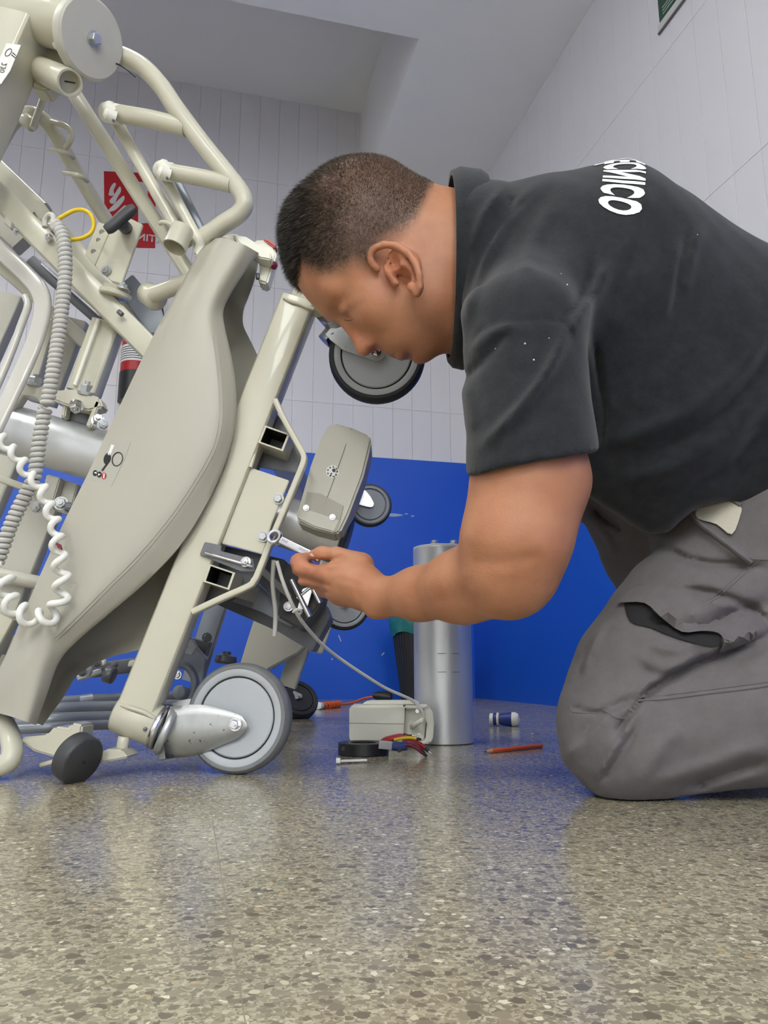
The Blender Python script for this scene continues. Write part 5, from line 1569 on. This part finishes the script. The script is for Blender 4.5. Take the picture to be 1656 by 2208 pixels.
def skin_material():
    m = bpy.data.materials.new('skin'); m.use_nodes = True
    nt = m.node_tree; L = nt.links; b = nt.nodes['Principled BSDF']
    tc = nt.nodes.new('ShaderNodeTexCoord')
    n = nt.nodes.new('ShaderNodeTexNoise'); n.inputs['Scale'].default_value = 28; n.inputs['Detail'].default_value = 3
    L.new(tc.outputs['Object'], n.inputs['Vector'])
    rp = nt.nodes.new('ShaderNodeValToRGB')
    rp.color_ramp.elements[0].position = .3; rp.color_ramp.elements[0].color = srgb(170, 113, 81)
    rp.color_ramp.elements[1].position = .7; rp.color_ramp.elements[1].color = srgb(185, 130, 97)
    L.new(n.outputs['Fac'], rp.inputs['Fac'])
    at = nt.nodes.new('ShaderNodeAttribute'); at.attribute_name = 'stubble'
    n2 = nt.nodes.new('ShaderNodeTexNoise'); n2.inputs['Scale'].default_value = 900; n2.inputs['Detail'].default_value = 2
    L.new(tc.outputs['Object'], n2.inputs['Vector'])
    mr = nt.nodes.new('ShaderNodeMapRange'); mr.inputs['From Min'].default_value = .3; mr.inputs['From Max'].default_value = .7; mr.inputs['To Min'].default_value = .55; mr.inputs['To Max'].default_value = 1.15
    L.new(n2.outputs['Fac'], mr.inputs['Value'])
    mu = nt.nodes.new('ShaderNodeMath'); mu.operation = 'MULTIPLY'; mu.use_clamp = True
    L.new(at.outputs['Fac'], mu.inputs[0]); L.new(mr.outputs['Result'], mu.inputs[1])
    mx = nt.nodes.new('ShaderNodeMix'); mx.data_type = 'RGBA'
    L.new(mu.outputs[0], mx.inputs['Factor']); L.new(rp.outputs['Color'], mx.inputs['A']); mx.inputs['B'].default_value = srgb(62, 52, 44)
    at2 = nt.nodes.new('ShaderNodeAttribute'); at2.attribute_name = 'flush'
    m3 = nt.nodes.new('ShaderNodeMix'); m3.data_type = 'RGBA'
    L.new(at2.outputs['Fac'], m3.inputs['Factor']); L.new(mx.outputs['Result'], m3.inputs['A']); m3.inputs['B'].default_value = srgb(196, 112, 88)
    L.new(m3.outputs['Result'], b.inputs['Base Color'])
    b.inputs['Roughness'].default_value = .5
    b.inputs['Subsurface Weight'].default_value = .12
    b.inputs['Subsurface Radius'].default_value = (.012, .004, .002)
    b.inputs['Subsurface Scale'].default_value = .35
    n4 = nt.nodes.new('ShaderNodeTexNoise'); n4.inputs['Scale'].default_value = 450; n4.inputs['Detail'].default_value = 1
    L.new(tc.outputs['Object'], n4.inputs['Vector'])
    bp = nt.nodes.new('ShaderNodeBump'); bp.inputs['Strength'].default_value = .18; bp.inputs['Distance'].default_value = .0015
    L.new(n4.outputs['Fac'], bp.inputs['Height']); L.new(bp.outputs['Normal'], b.inputs['Normal'])
    return m
SKIN = skin_material()

# hair region in head coordinates, seen in picture pixels: signed, > 0 inside
HAIRLINE = [(620, 640), (640, 618), (647, 592), (652, 566), (668, 578), (690, 586), (716, 583), (742, 578), (764, 562), (782, 566), (790, 572), (800, 540), (828, 514), (852, 500), (878, 486), (900, 462), (916, 430), (926, 408), (936, 392)]
def hair_mask(q):
    """q: head coordinates; uses the side view outline of the hair (same on both sides)"""
    x, y = near_px(q)
    hx = np.array([p[0] for p in HAIRLINE]); hy = np.array([p[1] for p in HAIRLINE])
    line = np.interp(x, hx, hy)
    line = np.where(x < hx[0], 640, np.where(x > hx[-1], 300 + 0 * x, line))
    return line - y
t_lo = np.array([min(hb_lo[0], db_lo[0]) - .01, .60, .08], np.float32)
t_hi = np.array([.62, 1.26, .95], np.float32)
BV, BF = surface(body_fn, t_lo, t_hi, .0027, margin=.035)
BV = relax(BV, BF, 2, .45)
body = np_mesh('body', BV, BF, SKIN, man)
bq = head_local(BV.astype(np.float32))
hm = hair_mask(bq)
inhead = (np.abs(bq[:, 0]) < 230) & (bq[:, 1] > -140) & (bq[:, 1] < 340)
bx, by = to_px(BV.astype(np.float32))
stub = np.where(inhead, np.clip((hm + 26) / 46, 0, 1) * .9, 0)
# the ears carry no stubble
ex_, ey_ = near_px(bq)
eard = np.sqrt((ex_ - 856) ** 2 + (ey_ - 582) ** 2)
stub = np.where((np.abs(bq[:, 2]) > 118) & (eard < 75), 0, stub)
# beard shadow along jaw and chin
bd = np.exp(-(((bx - 930) / 60) ** 2 + ((by - 705) / 55) ** 2)) * .42 + np.exp(-(((bx - 880) / 55) ** 2 + ((by - 760) / 22) ** 2)) * .30
stub = np.maximum(stub, np.where(inhead | ((bx < 990) & (by < 800)), bd, 0))
stub = np.maximum(stub, np.where(inhead, np.exp(-((((bx - 748) * .8 - (by - 672) * .6) / 30) ** 2 + (((bx - 748) * .6 + (by - 672) * .8) / 8) ** 2)) * .40, 0))   # brow
a_ = body.data.attributes.new('stubble', 'FLOAT', 'POINT'); a_.data.foreach_set('value', stub.astype(np.float32))
flush = np.clip(np.exp(-(eard / 48) ** 2) * .35 + np.exp(-(((bx - 775) / 25) ** 2 + ((by - 735) / 28) ** 2)) * .35, 0, 1) * inhead
flush = np.maximum(flush, .35 * np.exp(-(((bx - 660) / 45) ** 2 + ((by - 1215) / 40) ** 2)))
a_ = body.data.attributes.new('flush', 'FLOAT', 'POINT'); a_.data.foreach_set('value', flush.astype(np.float32))

body_bvh = bvh_of(body)
LASH = mat('eyelash', srgb(84, 56, 42), .7)
wtube('eyelash', [hit(body_bvh, x, y, .0004, .88) for x, y in ((743, 690), (749, 691), (755, 691), (760, 689))], .0004, LASH, body, 3, 6)
# ---------------- hair: scalp shell and short strands
def hair_material():
    m = bpy.data.materials.new('cropped_hair'); m.use_nodes = True
    nt = m.node_tree; L = nt.links; b = nt.nodes['Principled BSDF']
    at = nt.nodes.new('ShaderNodeAttribute'); at.attribute_name = 'grey'
    rp = nt.nodes.new('ShaderNodeValToRGB')
    e = rp.color_ramp.elements
    e[0].position = 0; e[0].color = srgb(30, 27, 26)
    e[1].position = 1; e[1].color = srgb(150, 140, 126)
    k = e.new(.45); k.color = srgb(84, 73, 62)
    L.new(at.outputs['Fac'], rp.inputs['Fac']); L.new(rp.outputs['Color'], b.inputs['Base Color'])
    b.inputs['Roughness'].default_value = .5
    return m
HAIRM = hair_material()
def make_hair():
    rs = np.random.RandomState(3)
    # faces of the body under the hair
    fc = BV[BF].mean(1).astype(np.float32)
    q = head_local(fc)
    m = (np.abs(q[:, 0]) < 240) & (q[:, 1] > -60) & (hair_mask(q) > -14)
    fx, fy = near_px(q)
    m &= ~((np.abs(q[:, 2]) > 112) & (((fx - 856) ** 2 + (fy - 582) ** 2) < 72 ** 2))
    ids = np.argwhere(m)[:, 0]
    a, b, c = BV[BF[ids, 0]], BV[BF[ids, 1]], BV[BF[ids, 2]]
    nrm = np.cross(b - a, c - a); area = np.linalg.norm(nrm, axis=1) + 1e-12
    nrm /= area[:, None]
    ctr = head_world(np.array([[-36, 132, 0]]))[0]
    flip = ((fc[ids] - ctr) * nrm).sum(1) < 0
    nrm[flip] *= -1
    N = 85000
    pick = rs.choice(len(ids), N, p=area / area.sum())
    s, t = rs.rand(N), rs.rand(N)
    base = BV[BF[ids[pick], 0]] * ((1 - s) * (1 - t))[:, None] + BV[BF[ids[pick], 1]] * (s * (1 - t))[:, None] + BV[BF[ids[pick], 2]] * (s * t)[:, None] + BV[BF[ids[pick], 3]] * ((1 - s) * t)[:, None]
    q = head_local(base.astype(np.float32)); hmv = hair_mask(q)
    hmv = hmv + rs.normal(size=N) * 9
    keep = hmv > 0
    # thinner at the crown whorl
    x, y = near_px(q)
    whorl = np.exp(-(((x - 704) / 38) ** 2 + ((y - 392) / 34) ** 2))
    keep &= rs.rand(N) > whorl * .5
    base, nr, hmv, q, x, y = base[keep], nrm[pick][keep], hmv[keep], q[keep], x[keep], y[keep]
    n = len(base)
    up_, fw_ = np.array(list(h_up)), np.array(list(h_fw))
    # length: long in front, cropped at back and sides
    front = np.clip((760 - x) / 130, 0, 1) * np.clip((hmv - 4) / 40, 0, 1)
    ln = (.0036 + .0085 * front) * (.7 + .6 * rs.rand(n)) * np.clip(hmv / 50 + .35, .35, 1)
    dirn = nr * .75 + fw_ * (.45 + .6 * front)[:, None] - up_ * (.15 + .1 * front)[:, None] + rs.normal(size=(n, 3)) * .22
    dirn /= np.linalg.norm(dirn, axis=1)[:, None]
    side = np.cross(dirn, rs.normal(size=(n, 3))); side /= np.linalg.norm(side, axis=1)[:, None]
    w = .00030
    r0 = base - nr * .0008
    tip = base + dirn * ln[:, None]
    V = np.concatenate([r0 + side * w, r0 - side * w, tip])
    i = np.arange(n)
    F = np.stack([i, i + n, i + 2 * n], 1)
    grey = np.clip(.40 + .38 * (np.clip((x - 640) / 200, 0, 1)) + rs.normal(size=n) * .16 - .35 * front + (rs.rand(n) < .06) * .4, 0, 1)
    o = np_mesh('hair', V, F, HAIRM, man)
    o['label'] = 'short cropped dark hair greying at the back'
    o['kind'] = 'stuff'
    at = o.data.attributes.new('grey', 'FLOAT', 'POINT'); at.data.foreach_set('value', np.concatenate([grey] * 3).astype(np.float32))
make_hair()

# ---------------- black polo shirt
MIDY = .95
SH_FOLD = [([(1189, 378), (1110, 450), (1056, 525), (1015, 620), (998, 705)], 15, .0065), ([(1165, 400), (1085, 480), (1035, 560), (1005, 650)], 9, -.005),
           ([(1090, 400), (1040, 470), (1018, 540)], 11, .005),
           ([(1316, 560), (1290, 620), (1245, 690), (1225, 705)], 18, .007), ([(1280, 570), (1245, 650), (1200, 690)], 16, -.004),
           ([(1223, 705), (1190, 785), (1130, 870), (1035, 968)], 13, .0075), ([(1245, 730), (1200, 830), (1130, 920), (1090, 945)], 14, -.0015),
           ([(1510, 490), (1488, 560), (1474, 640)], 14, .005), ([(1462, 510), (1448, 600), (1428, 700)], 16, .005), ([(1485, 500), (1468, 590), (1448, 700)], 13, -.0035), ([(1400, 400), (1370, 480), (1350, 560)], 20, .003),
           ([(1660, 700), (1600, 800), (1500, 880), (1400, 930), (1300, 960)], 22, .009), ([(1660, 760), (1590, 860), (1500, 930), (1400, 975)], 20, -.007),
           ([(1660, 820), (1580, 930), (1450, 1010), (1330, 1040)], 24, .009), ([(1660, 900), (1580, 1000), (1480, 1050)], 18, -.006),
           ([(1010, 760), (1060, 720), (1110, 700)], 12, .004), ([(1000, 820), (1050, 770), (1090, 720)], 10, -.004), ([(1020, 930), (1010, 880), (1000, 830)], 14, .004),
           ([(1120, 420), (1080, 470), (1050, 530)], 8, -.004), ([(1400, 560), (1360, 640), (1330, 740)], 22, .004), ([(1200, 430), (1150, 520), (1130, 600)], 18, .003),
           ([(1296, 980), (1304, 900), (1292, 820), (1280, 720)], 7, -.006)]
SEAM_SH = [(1010, 760), (1030, 722), (1056, 702), (1095, 692), (1133, 690), (1180, 692), (1223, 698), (1274, 714)]
def shirt_solid(P):
    d = Cone(Q(1035, 575, .92), Q(1235, 640, .945), .106, .174)(P)
    d = smin(d, Ell(Q(1375, 826, .985), (330 * MPP(1400, 735, .98), .20, 375 * MPP(1400, 735, .98)))(P), .05)
    d = smin(d, Ell(Q(1610, 868, 1.0), (290 * MPP(1620, 800, 1.0), .19, 300 * MPP(1620, 800, 1.0)))(P), .06)
    d = smin(d, Cone(Q(1200, 640, .90), Q(1130, 720, .785), .10, .064)(P), .05)
    d = smin(d, Cone(Q(1200, 640, .98), Q(1130, 730, 1.08), .10, .058)(P), .05)
    return d
SLV = cone_px((1128, 725, .772), (1156, 1080, .731), 129, 145)
SLV_IN = cone_px((1143, 900, .745), (1143, 1100, .742), 131, 134)
FSLV = cone_px((1130, 740, 1.085), (1130, 1000, 1.12), 100, 100)
# hem planes: the plane through the viewer's two hem pixels, tilted across the arm
def plane_from(a, b, c):
    n = (b - a).cross(c - a).normalized()
    return npv(n), float(n.dot(a))
HEM_N, HEM_D = plane_from(Q(1012, 1024, .74), Q(1292, 972, .74), Vector((0, 0, CAM_H)))
if HEM_N[2] > 0: HEM_N, HEM_D = -HEM_N, -HEM_D
NECK_N, NECK_D = plane_from(Q(992, 392, .92), Q(996, 770, .92), Q(990, 580, 1.1))
if NECK_N[0] > 0: NECK_N, NECK_D = -NECK_N, -NECK_D
def shirt_fn(P):
    x, y = to_px(P)
    d = shirt_solid(P)
    # bottom hem of the shirt
    hem = np.interp(x, [1200, 1267, 1359, 1400, 1440, 1470, 1500, 1567, 1656, 1800], [1035, 1066, 1128, 1150, 1146, 1118, 1096, 1082, 1102, 1130])
    d = smax(d, (y - hem) * .00055, .012)
    s = np.minimum(SLV(P), 9)
    s = smax(s, P @ HEM_N - HEM_D, .004)
    fs = smax(FSLV(P), P @ HEM_N - HEM_D, .004)
    d = smin(d, s, .022)
    d = smin(d, fs, .014)
    d = np.maximum(d, P @ NECK_N - NECK_D)
    near = np.clip((1.02 - P[:, 1]) / .05, 0, 1)
    d = d - folds(P, x, y, SH_FOLD) * near * 1.25 - lump(P, 38, 4) * .0016 - lump(P * np.array([1, 1, .5], np.float32), 80, 9) * .0006
    d = d + np.exp(-0) * 0
    # seam groove of the sleeve
    g = folds(P, x, y, [(SEAM_SH, 3.2, .0022)]) * near
    return d + g
SH_LO = (Q(985, 580, .74).x - .02, .60, .28); SH_HI = (.66, 1.28, .80)
SV, SF = surface(shirt_fn, SH_LO, SH_HI, .0038, margin=.035)
SV = relax(SV, SF, 1, .4)
def cloth_material(name, c0, c1, rough, weave, bump, sheen):
    m = bpy.data.materials.new(name); m.use_nodes = True
    nt = m.node_tree; L = nt.links; b = nt.nodes['Principled BSDF']
    tc = nt.nodes.new('ShaderNodeTexCoord')
    n = nt.nodes.new('ShaderNodeTexNoise'); n.inputs['Scale'].default_value = 60; n.inputs['Detail'].default_value = 4; n.inputs['Roughness'].default_value = .7
    L.new(tc.outputs['Object'], n.inputs['Vector'])
    rp = nt.nodes.new('ShaderNodeValToRGB')
    rp.color_ramp.elements[0].position = .3; rp.color_ramp.elements[0].color = c0
    rp.color_ramp.elements[1].position = .7; rp.color_ramp.elements[1].color = c1
    L.new(n.outputs['Fac'], rp.inputs['Fac']); L.new(rp.outputs['Color'], b.inputs['Base Color'])
    b.inputs['Roughness'].default_value = rough
    b.inputs['Specular IOR Level'].default_value = .15
    b.inputs['Sheen Weight'].default_value = sheen
    b.inputs['Sheen Roughness'].default_value = .5
    n2 = nt.nodes.new('ShaderNodeTexNoise'); n2.inputs['Scale'].default_value = weave; n2.inputs['Detail'].default_value = 1
    L.new(tc.outputs['Object'], n2.inputs['Vector'])
    bp = nt.nodes.new('ShaderNodeBump'); bp.inputs['Strength'].default_value = bump; bp.inputs['Distance'].default_value = .001
    L.new(n2.outputs['Fac'], bp.inputs['Height']); L.new(bp.outputs['Normal'], b.inputs['Normal'])
    return m
SHIRTM = cloth_material('black_cotton', srgb(28, 30, 33), srgb(42, 44, 48), .85, 900, .5, .2)
shirt = np_mesh('polo_shirt', SV, SF, SHIRTM, man)
shirt['label'] = 'black cotton polo shirt'
shirt_bvh = bvh_of(shirt)
# collar band round the neck
def collar():
    ring_o, V, Fc = [], [], []
    cx, cy, Yc = 1000, 577, .915
    k = 64
    secs = []
    for i in range(k):
        a = 2 * PI * i / k
        # ring in the neck plane: along the picture (top-bottom) and sideways
        t = math.sin(a); l = math.cos(a)
        p_lo = Q(cx + 18 + 12 * t, cy - 190 * t, Yc); p_lo.y = Yc + .015 + l * -.104
        p_hi = Q(cx - 30 - 2 * t, cy - 188 * t, Yc); p_hi.y = Yc + .005 + l * -.096
        p_lo2 = Q(cx + 32 + 14 * t, cy - 186 * t, Yc); p_lo2.y = Yc + .016 + l * -.108
        secs.append((p_hi, p_lo, p_lo2))
    c_mid = Q(cx, cy, Yc + .01)
    def outw(p, r):
        v = p - c_mid; v.x *= .1
        return p + v.normalized() * r
    for p_hi, p_lo, p_lo2 in secs:
        V += [outw(p_hi, -.004), outw(p_hi, .002), outw(p_hi.lerp(p_lo, .3), .007), outw(p_lo, .006), outw(p_lo2, .001), outw(p_lo2, -.012), outw(p_lo, -.008)]
    n = 7
    for i in range(k):
        j = (i + 1) % k
        for q in range(n):
            r = (q + 1) % n
            Fc.append((i * n + q, i * n + r, j * n + r, j * n + q))
    o = mesh_obj('collar', V, Fc, SHIRTM, man, 60)
    return o
collar()
# lettering across the upper back, running over the spine
def shirt_letters():
    vs, fs = flat_text('TÉCNICO', .045)
    xs = [v.x for v in vs]; x0, x1 = min(xs), max(xs)
    tm = bpy.data.meshes.new('t'); tm.from_pydata([tuple(v) for v in vs], [], fs)
    bm = bmesh.new(); bm.from_mesh(tm); bpy.data.meshes.remove(tm)
    bmesh.ops.triangulate(bm, faces=bm.faces)
    for _ in range(2):
        bmesh.ops.subdivide_edges(bm, edges=[e for e in bm.edges if e.calc_length() > .12], cuts=1)
        bmesh.ops.triangulate(bm, faces=bm.faces)
    # walk over the back in a cross-section: from the far shoulder blade to the near one
    n_a = 40
    centre = Q(1345, 640, .955)
    axis_dir = (Q(1400, 352, .955) - Q(1250, 350, .955)).normalized()     # along the spine, neck to waist
    arc = []
    for i in range(n_a + 1):
        th = math.radians(-10 + 125 * i / n_a)        # -: far side, +: near side
        arc.append(th)
    def on(th, s):
        o_ = centre + axis_dir * s
        d = (Vector((0, -math.sin(th), math.cos(th))))
        d = (d - axis_dir * d.dot(axis_dir) * .5).normalized()
        h, nr, i_, dist = shirt_bvh.ray_cast(o_ + d * .6, -d)
        return h, d
    length = [0]; last = None
    for th in arc:
        h, d = on(th, 0)
        if h is None: h = last
        if last is not None: length.append(length[-1] + (h - last).length)
        last = h
    tot = length[-1]
    word = .138
    pj = [to_px(np.array([list(on(t, 0)[0] or centre)], np.float32))[1][0] for t in arc]
    pj = list(np.maximum.accumulate(pj))
    near_end = max([s_ for s_, y_ in zip(length, pj) if y_ < 478] or [tot])
    mid = near_end - word / 2
    def th_at(s):
        return float(np.interp(s, length, arc))
    hgt = .044
    XT = lambda y_: np.interp(y_, [345, 375, 415, 453, 480], [1352, 1351, 1346, 1338, 1332])
    def shift(th):
        s_ = 0.0
        for _ in range(8):
            h, d = on(th, s_)
            if h is None: return s_
            X, Y_ = to_px(np.array([list(h)], np.float32))
            s_ += float(XT(Y_[0]) - X[0]) * .0005
        return s_
    sh_t = [(t, shift(t)) for t in np.linspace(arc[0], arc[-1], 24)]
    sh_f = lambda th: float(np.interp(th, [a for a, b in sh_t], [b for a, b in sh_t]))
    ys = [v.co.y for v in bm.verts]; y0, y1 = min(ys), max(ys)
    capm = .70
    out = []
    for v in bm.verts:
        u = (v.co.x - (x0 + x1) / 2) / (x1 - x0)            # -.5 .. .5 along the word: T far, O near (mirrored print)
        up = v.co.y / .70 * hgt
        s = mid + u * word - .45 * up
        h, d = on(th_at(s), sh_f(th_at(s)) - up)
        if h is None: h = centre + d * .2
        out.append(h + d * .0012)
    fcs = [tuple(q.index for q in f.verts) for f in bm.faces]
    bm.free()
    o = mesh_obj('lettering', out, fcs, mat('white_flock', srgb(232, 233, 235), .6, 0, .02, 60), shirt, 0)
    o['label'] = 'white mirrored lettering across the back'
shirt_letters()
# lint and paint flecks
fleck = mat('lint', srgb(220, 220, 220), .8)
for i, (x, y) in enumerate([(1223, 614), (1132, 741), (1151, 776), (1068, 752), (1504, 506), (1184, 729), (1210, 590)]):
    c = hit(shirt_bvh, x, y, .0008)
    r = .0011 if i < 3 else .0007
    bm = bmesh.new(); bmesh.ops.create_icosphere(bm, subdivisions=1, radius=r)
    for v in bm.verts: v.co = v.co * 1.0 + c
    bm_obj('lint_fleck', bm, fleck, shirt, 0)

# ---------------- grey work trousers
TR_FOLD = [([(1660, 1366), (1560, 1408), (1480, 1445), (1400, 1492), (1345, 1560), (1325, 1600)], 8, -.013), ([(1660, 1345), (1560, 1388), (1470, 1430), (1390, 1475)], 12, .005),
           ([(1400, 1480), (1340, 1580), (1285, 1690)], 12, .006), ([(1380, 1500), (1300, 1540), (1235, 1620)], 9, -.006), ([(1330, 1520), (1270, 1580), (1215, 1640)], 10, .005),
           ([(1230, 1525), (1280, 1536), (1310, 1530)], 5, -.004),
           ([(1656, 1300), (1560, 1330), (1500, 1352), (1440, 1345), (1390, 1330)], 12, -.011),
           ([(1656, 1365), (1600, 1380), (1540, 1385)], 10, .005), ([(1370, 1430), (1420, 1455), (1480, 1440), (1530, 1395)], 9, -.006), ([(1400, 1390), (1460, 1400), (1530, 1375)], 12, .005),
           ([(1420, 1175), (1500, 1210), (1600, 1220), (1660, 1225)], 8, -.006), ([(1480, 1100), (1530, 1150), (1580, 1190), (1625, 1215)], 9, .005),
           ([(1656, 1345), (1620, 1310), (1540, 1280), (1470, 1272)], 8, -.008),
           ([(1656, 1640), (1560, 1670), (1480, 1700)], 12, -.006), ([(1656, 1600), (1520, 1650), (1400, 1690)], 16, .004), ([(1480, 1560), (1420, 1620), (1370, 1700)], 18, .004),
           ([(1290, 1690), (1330, 1640), (1380, 1560)], 10, -.005), ([(1275, 1380), (1256, 1430), (1246, 1470)], 8, -.003), ([(1300, 1350), (1275, 1400), (1255, 1450)], 8, .005),
           ([(1600, 1440), (1640, 1420), (1660, 1410)], 14, .003), ([(1275, 1085), (1310, 1120), (1360, 1150)], 8, -.008), ([(1262, 1110), (1300, 1150), (1330, 1200)], 10, .006), ([(1255, 1120), (1270, 1160), (1290, 1200)], 7, -.005)]
THIGH = cone_px((1612, 1205, .97), (1362, 1535, .945), 160, 144)
BULGE = cone_px((1490, 1335, .96), (1400, 1445, .95), 158, 154)
KNEE = cone_px((1338, 1592, .925), (1350, 1588, .925), 132, 132)
SHIN = cone_px((1350, 1596, .915), (1700, 1524, .905), 122, 158)
HIPS = Ell(Q(1680, 1130, 1.03), (.17, .19, .14))
FTH = cone_px((1372, 1075, 1.16), (1600, 1500, 1.18), 128, 120)
FHIP = cone_px((1420, 1050, 1.10), (1640, 1130, 1.05), 120, 160)
FSHIN = cone_px((1560, 1545, 1.16), (1800, 1510, 1.18), 95, 110)
def trousers_fn(P):
    x, y = to_px(P)
    d = smin(smin(THIGH(P), BULGE(P), .02), KNEE(P), .03)
    d = smin(d, SHIN(P), .012)
    d = smin(d, HIPS(P), .05)
    f = smin(FTH(P), FHIP(P), .03)
    f = smin(f, FSHIN(P), .02)
    d = smin(d, f, .01)
    near = np.clip((1.10 - P[:, 1]) / .04, 0, 1)
    near2 = np.where(x < 1340, 1, near)
    d = d - folds(P, x, y, TR_FOLD) * near2 * 1.5 - lump(P, 34, 21) * .0022 - lump(P, 75, 5) * .0008
    d = np.maximum(d, .0012 - P[:, 2])
    return d
TV, TF = surface(trousers_fn, (.20, .72, -.012), (.72, 1.36, .42), .0038, margin=.035)
TV = relax(TV, TF, 1, .4)
TROUM = cloth_material('grey_twill', srgb(104, 100, 101), srgb(113, 108, 109), .85, 1100, .4, .1)
trousers = np_mesh('trousers', TV, TF, TROUM, man)
trousers['label'] = 'dark grey cotton work trousers'
tr_bvh = bvh_of(trousers)
def seam(pts, r=.0011, m=TROUM, lift=.0004, name='seam'):
    P = [(p.x, p.y) for p in smooth_path([(a, b, 0) for a, b in pts], 5)]
    wtube(name, [hit(tr_bvh, x, y, lift, .9) for x, y in P], r, m, trousers, 0, 6)
seam([(1660, 1478), (1600, 1486), (1520, 1496), (1440, 1506), (1376, 1511)], .0016)
seam([(1660, 1470), (1600, 1478), (1520, 1488), (1440, 1498), (1378, 1504)], .0006)
seam([(1228, 1520), (1234, 1534), (1262, 1538), (1290, 1538)], .0010)
seam([(1300, 1530), (1325, 1546), (1344, 1550)], .0010)
seam([(1640, 1205), (1590, 1250), (1545, 1290), (1515, 1305)], .0010)
seam([(1632, 1203), (1582, 1248), (1537, 1288), (1510, 1300)], .0006)
seam([(1400, 1270), (1440, 1272), (1490, 1288), (1540, 1312)], .0009)
seam([(1660, 1207), (1640, 1206), (1618, 1205)], .0012)
# torn thigh pocket: opening and flap lip
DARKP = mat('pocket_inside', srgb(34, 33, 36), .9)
def sheet_on(name, outline, lift, m, th=.0012, curl=None):
    pp = [(p.x, p.y) for p in smooth_path([(a, b, 0) for a, b in list(outline) + [outline[0]]], 3)[:-1]]
    cx = sum(p[0] for p in pp) / len(pp); cy = sum(p[1] for p in pp) / len(pp)
    bm = bmesh.new()
    vs = [bm.verts.new((p[0], p[1], 0)) for p in pp]
    f = bm.faces.new(vs)
    bmesh.ops.triangulate(bm, faces=[f])
    for _ in range(2):
        bmesh.ops.subdivide_edges(bm, edges=[e for e in bm.edges if e.calc_length() > 22], cuts=1)
        bmesh.ops.triangulate(bm, faces=bm.faces)
    for v in bm.verts:
        l = lift if curl is None else lift + curl(v.co.x, v.co.y)
        v.co = hit(tr_bvh, v.co.x, v.co.y, l, .9)
    r_ = bmesh.ops.extrude_face_region(bm, geom=list(bm.faces))
    for g in r_['geom']:
        if isinstance(g, bmesh.types.BMVert): g.co += Vector((0, th, 0))
    return bm_obj(name, bm, m, trousers, 40)
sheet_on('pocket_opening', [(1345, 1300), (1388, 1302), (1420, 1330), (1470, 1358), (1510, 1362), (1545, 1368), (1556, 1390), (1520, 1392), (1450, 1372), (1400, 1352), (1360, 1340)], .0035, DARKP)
pk = lambda x, y: .010 * max(0, min(1, 1 - abs(y - np.interp(x, [1335, 1400, 1470, 1520, 1560], [1300, 1315, 1358, 1360, 1395])) / 45))
sheet_on('pocket_flap', [(1332, 1299), (1362, 1270), (1420, 1262), (1500, 1288), (1580, 1320), (1625, 1350), (1628, 1376), (1590, 1395), (1552, 1408), (1562, 1385), (1550, 1365), (1515, 1360), (1470, 1362), (1425, 1330), (1390, 1300)], .0045, TROUM, .0016, pk)
# turned-out cream hip pocket
sheet_on('pocket_lining', [(1494, 1098), (1530, 1082), (1568, 1080), (1597, 1092), (1596, 1112), (1578, 1152), (1545, 1130), (1505, 1118)], .004, mat('cream_lining', srgb(205, 200, 184), .85, 0, .05, 60, .3, 400))
seam([(1486, 1092), (1500, 1120), (1540, 1152), (1590, 1190), (1618, 1212)], .0030, TROUM, .004, 'pocket_edge')
seam([(1490, 1092), (1525, 1078), (1568, 1076), (1598, 1090)], .0024, TROUM, .004, 'pocket_edge')

# ---------------- combination wrench held in the hand
wr = empty('wrench', Q(640, 1185, 1.03))
tag(wr, 'chrome ring spanner held by the technician against the bed bolt', 'wrench')
w0, w1 = Q(594, 1159, 1.036), Q(690, 1206, 1.004)
wd = (w1 - w0).normalized()
wn = Vector((-.1, -1, .15)); wn = (wn - wd * wn.dot(wd)).normalized()
CHROME = mat('satin_chrome', srgb(222, 222, 228), .22, 1.0, .04, 80)
rr = R_(17, 594, 1159, 1.046)
lathe('ring_head', w0, wn, [(-.005, rr * .62), (-.0055, rr * .92), (-.004, rr), (.004, rr), (.0055, rr * .92), (.005, rr * .62), (-.005, rr * .62)], CHROME, wr, 32)
V, Fc = sweep(smooth_path([w0 + wd * rr * .8, w0 + wd * (rr * 1.5), w0 + wd * .035, w0 + wd * .07, w1], 4), rrect(.0105, .006, .0022), up=tuple(wn), radii=None)
sh_ = mesh_obj('shank', V, Fc, CHROME, wr, 40)
V, Fc = sweep([w0 + wd * .024 + wn * .0031, w0 + wd * .044 + wn * .0031], rrect(.0055, .0008, .0003), up=tuple(wn))
mesh_obj('size_panel', V, Fc, ALU, sh_, 40)
# thumb nail
tn = cone_px
nc = Q(675, 1194, .968)
nl = Ell
bm = bmesh.new(); bmesh.ops.create_uvsphere(bm, u_segments=16, v_segments=10, radius=1)
ex = (Q(690, 1196, .97) - Q(672, 1196, .978)).normalized(); ey = Vector((-.25, -.75, .6)).normalized(); ey = (ey - ex * ey.dot(ex)).normalized(); ez = ex.cross(ey)
nb_c = Q(680, 1193, .9585)
for v in bm.verts:
    v.co = nb_c + ex * (v.co.x * .0085) + ey * (v.co.y * .0030) + ez * (v.co.z * .0064)
nail = bm_obj('thumb_nail', bm, mat('nail', srgb(222, 170, 150), .3), body, 60)
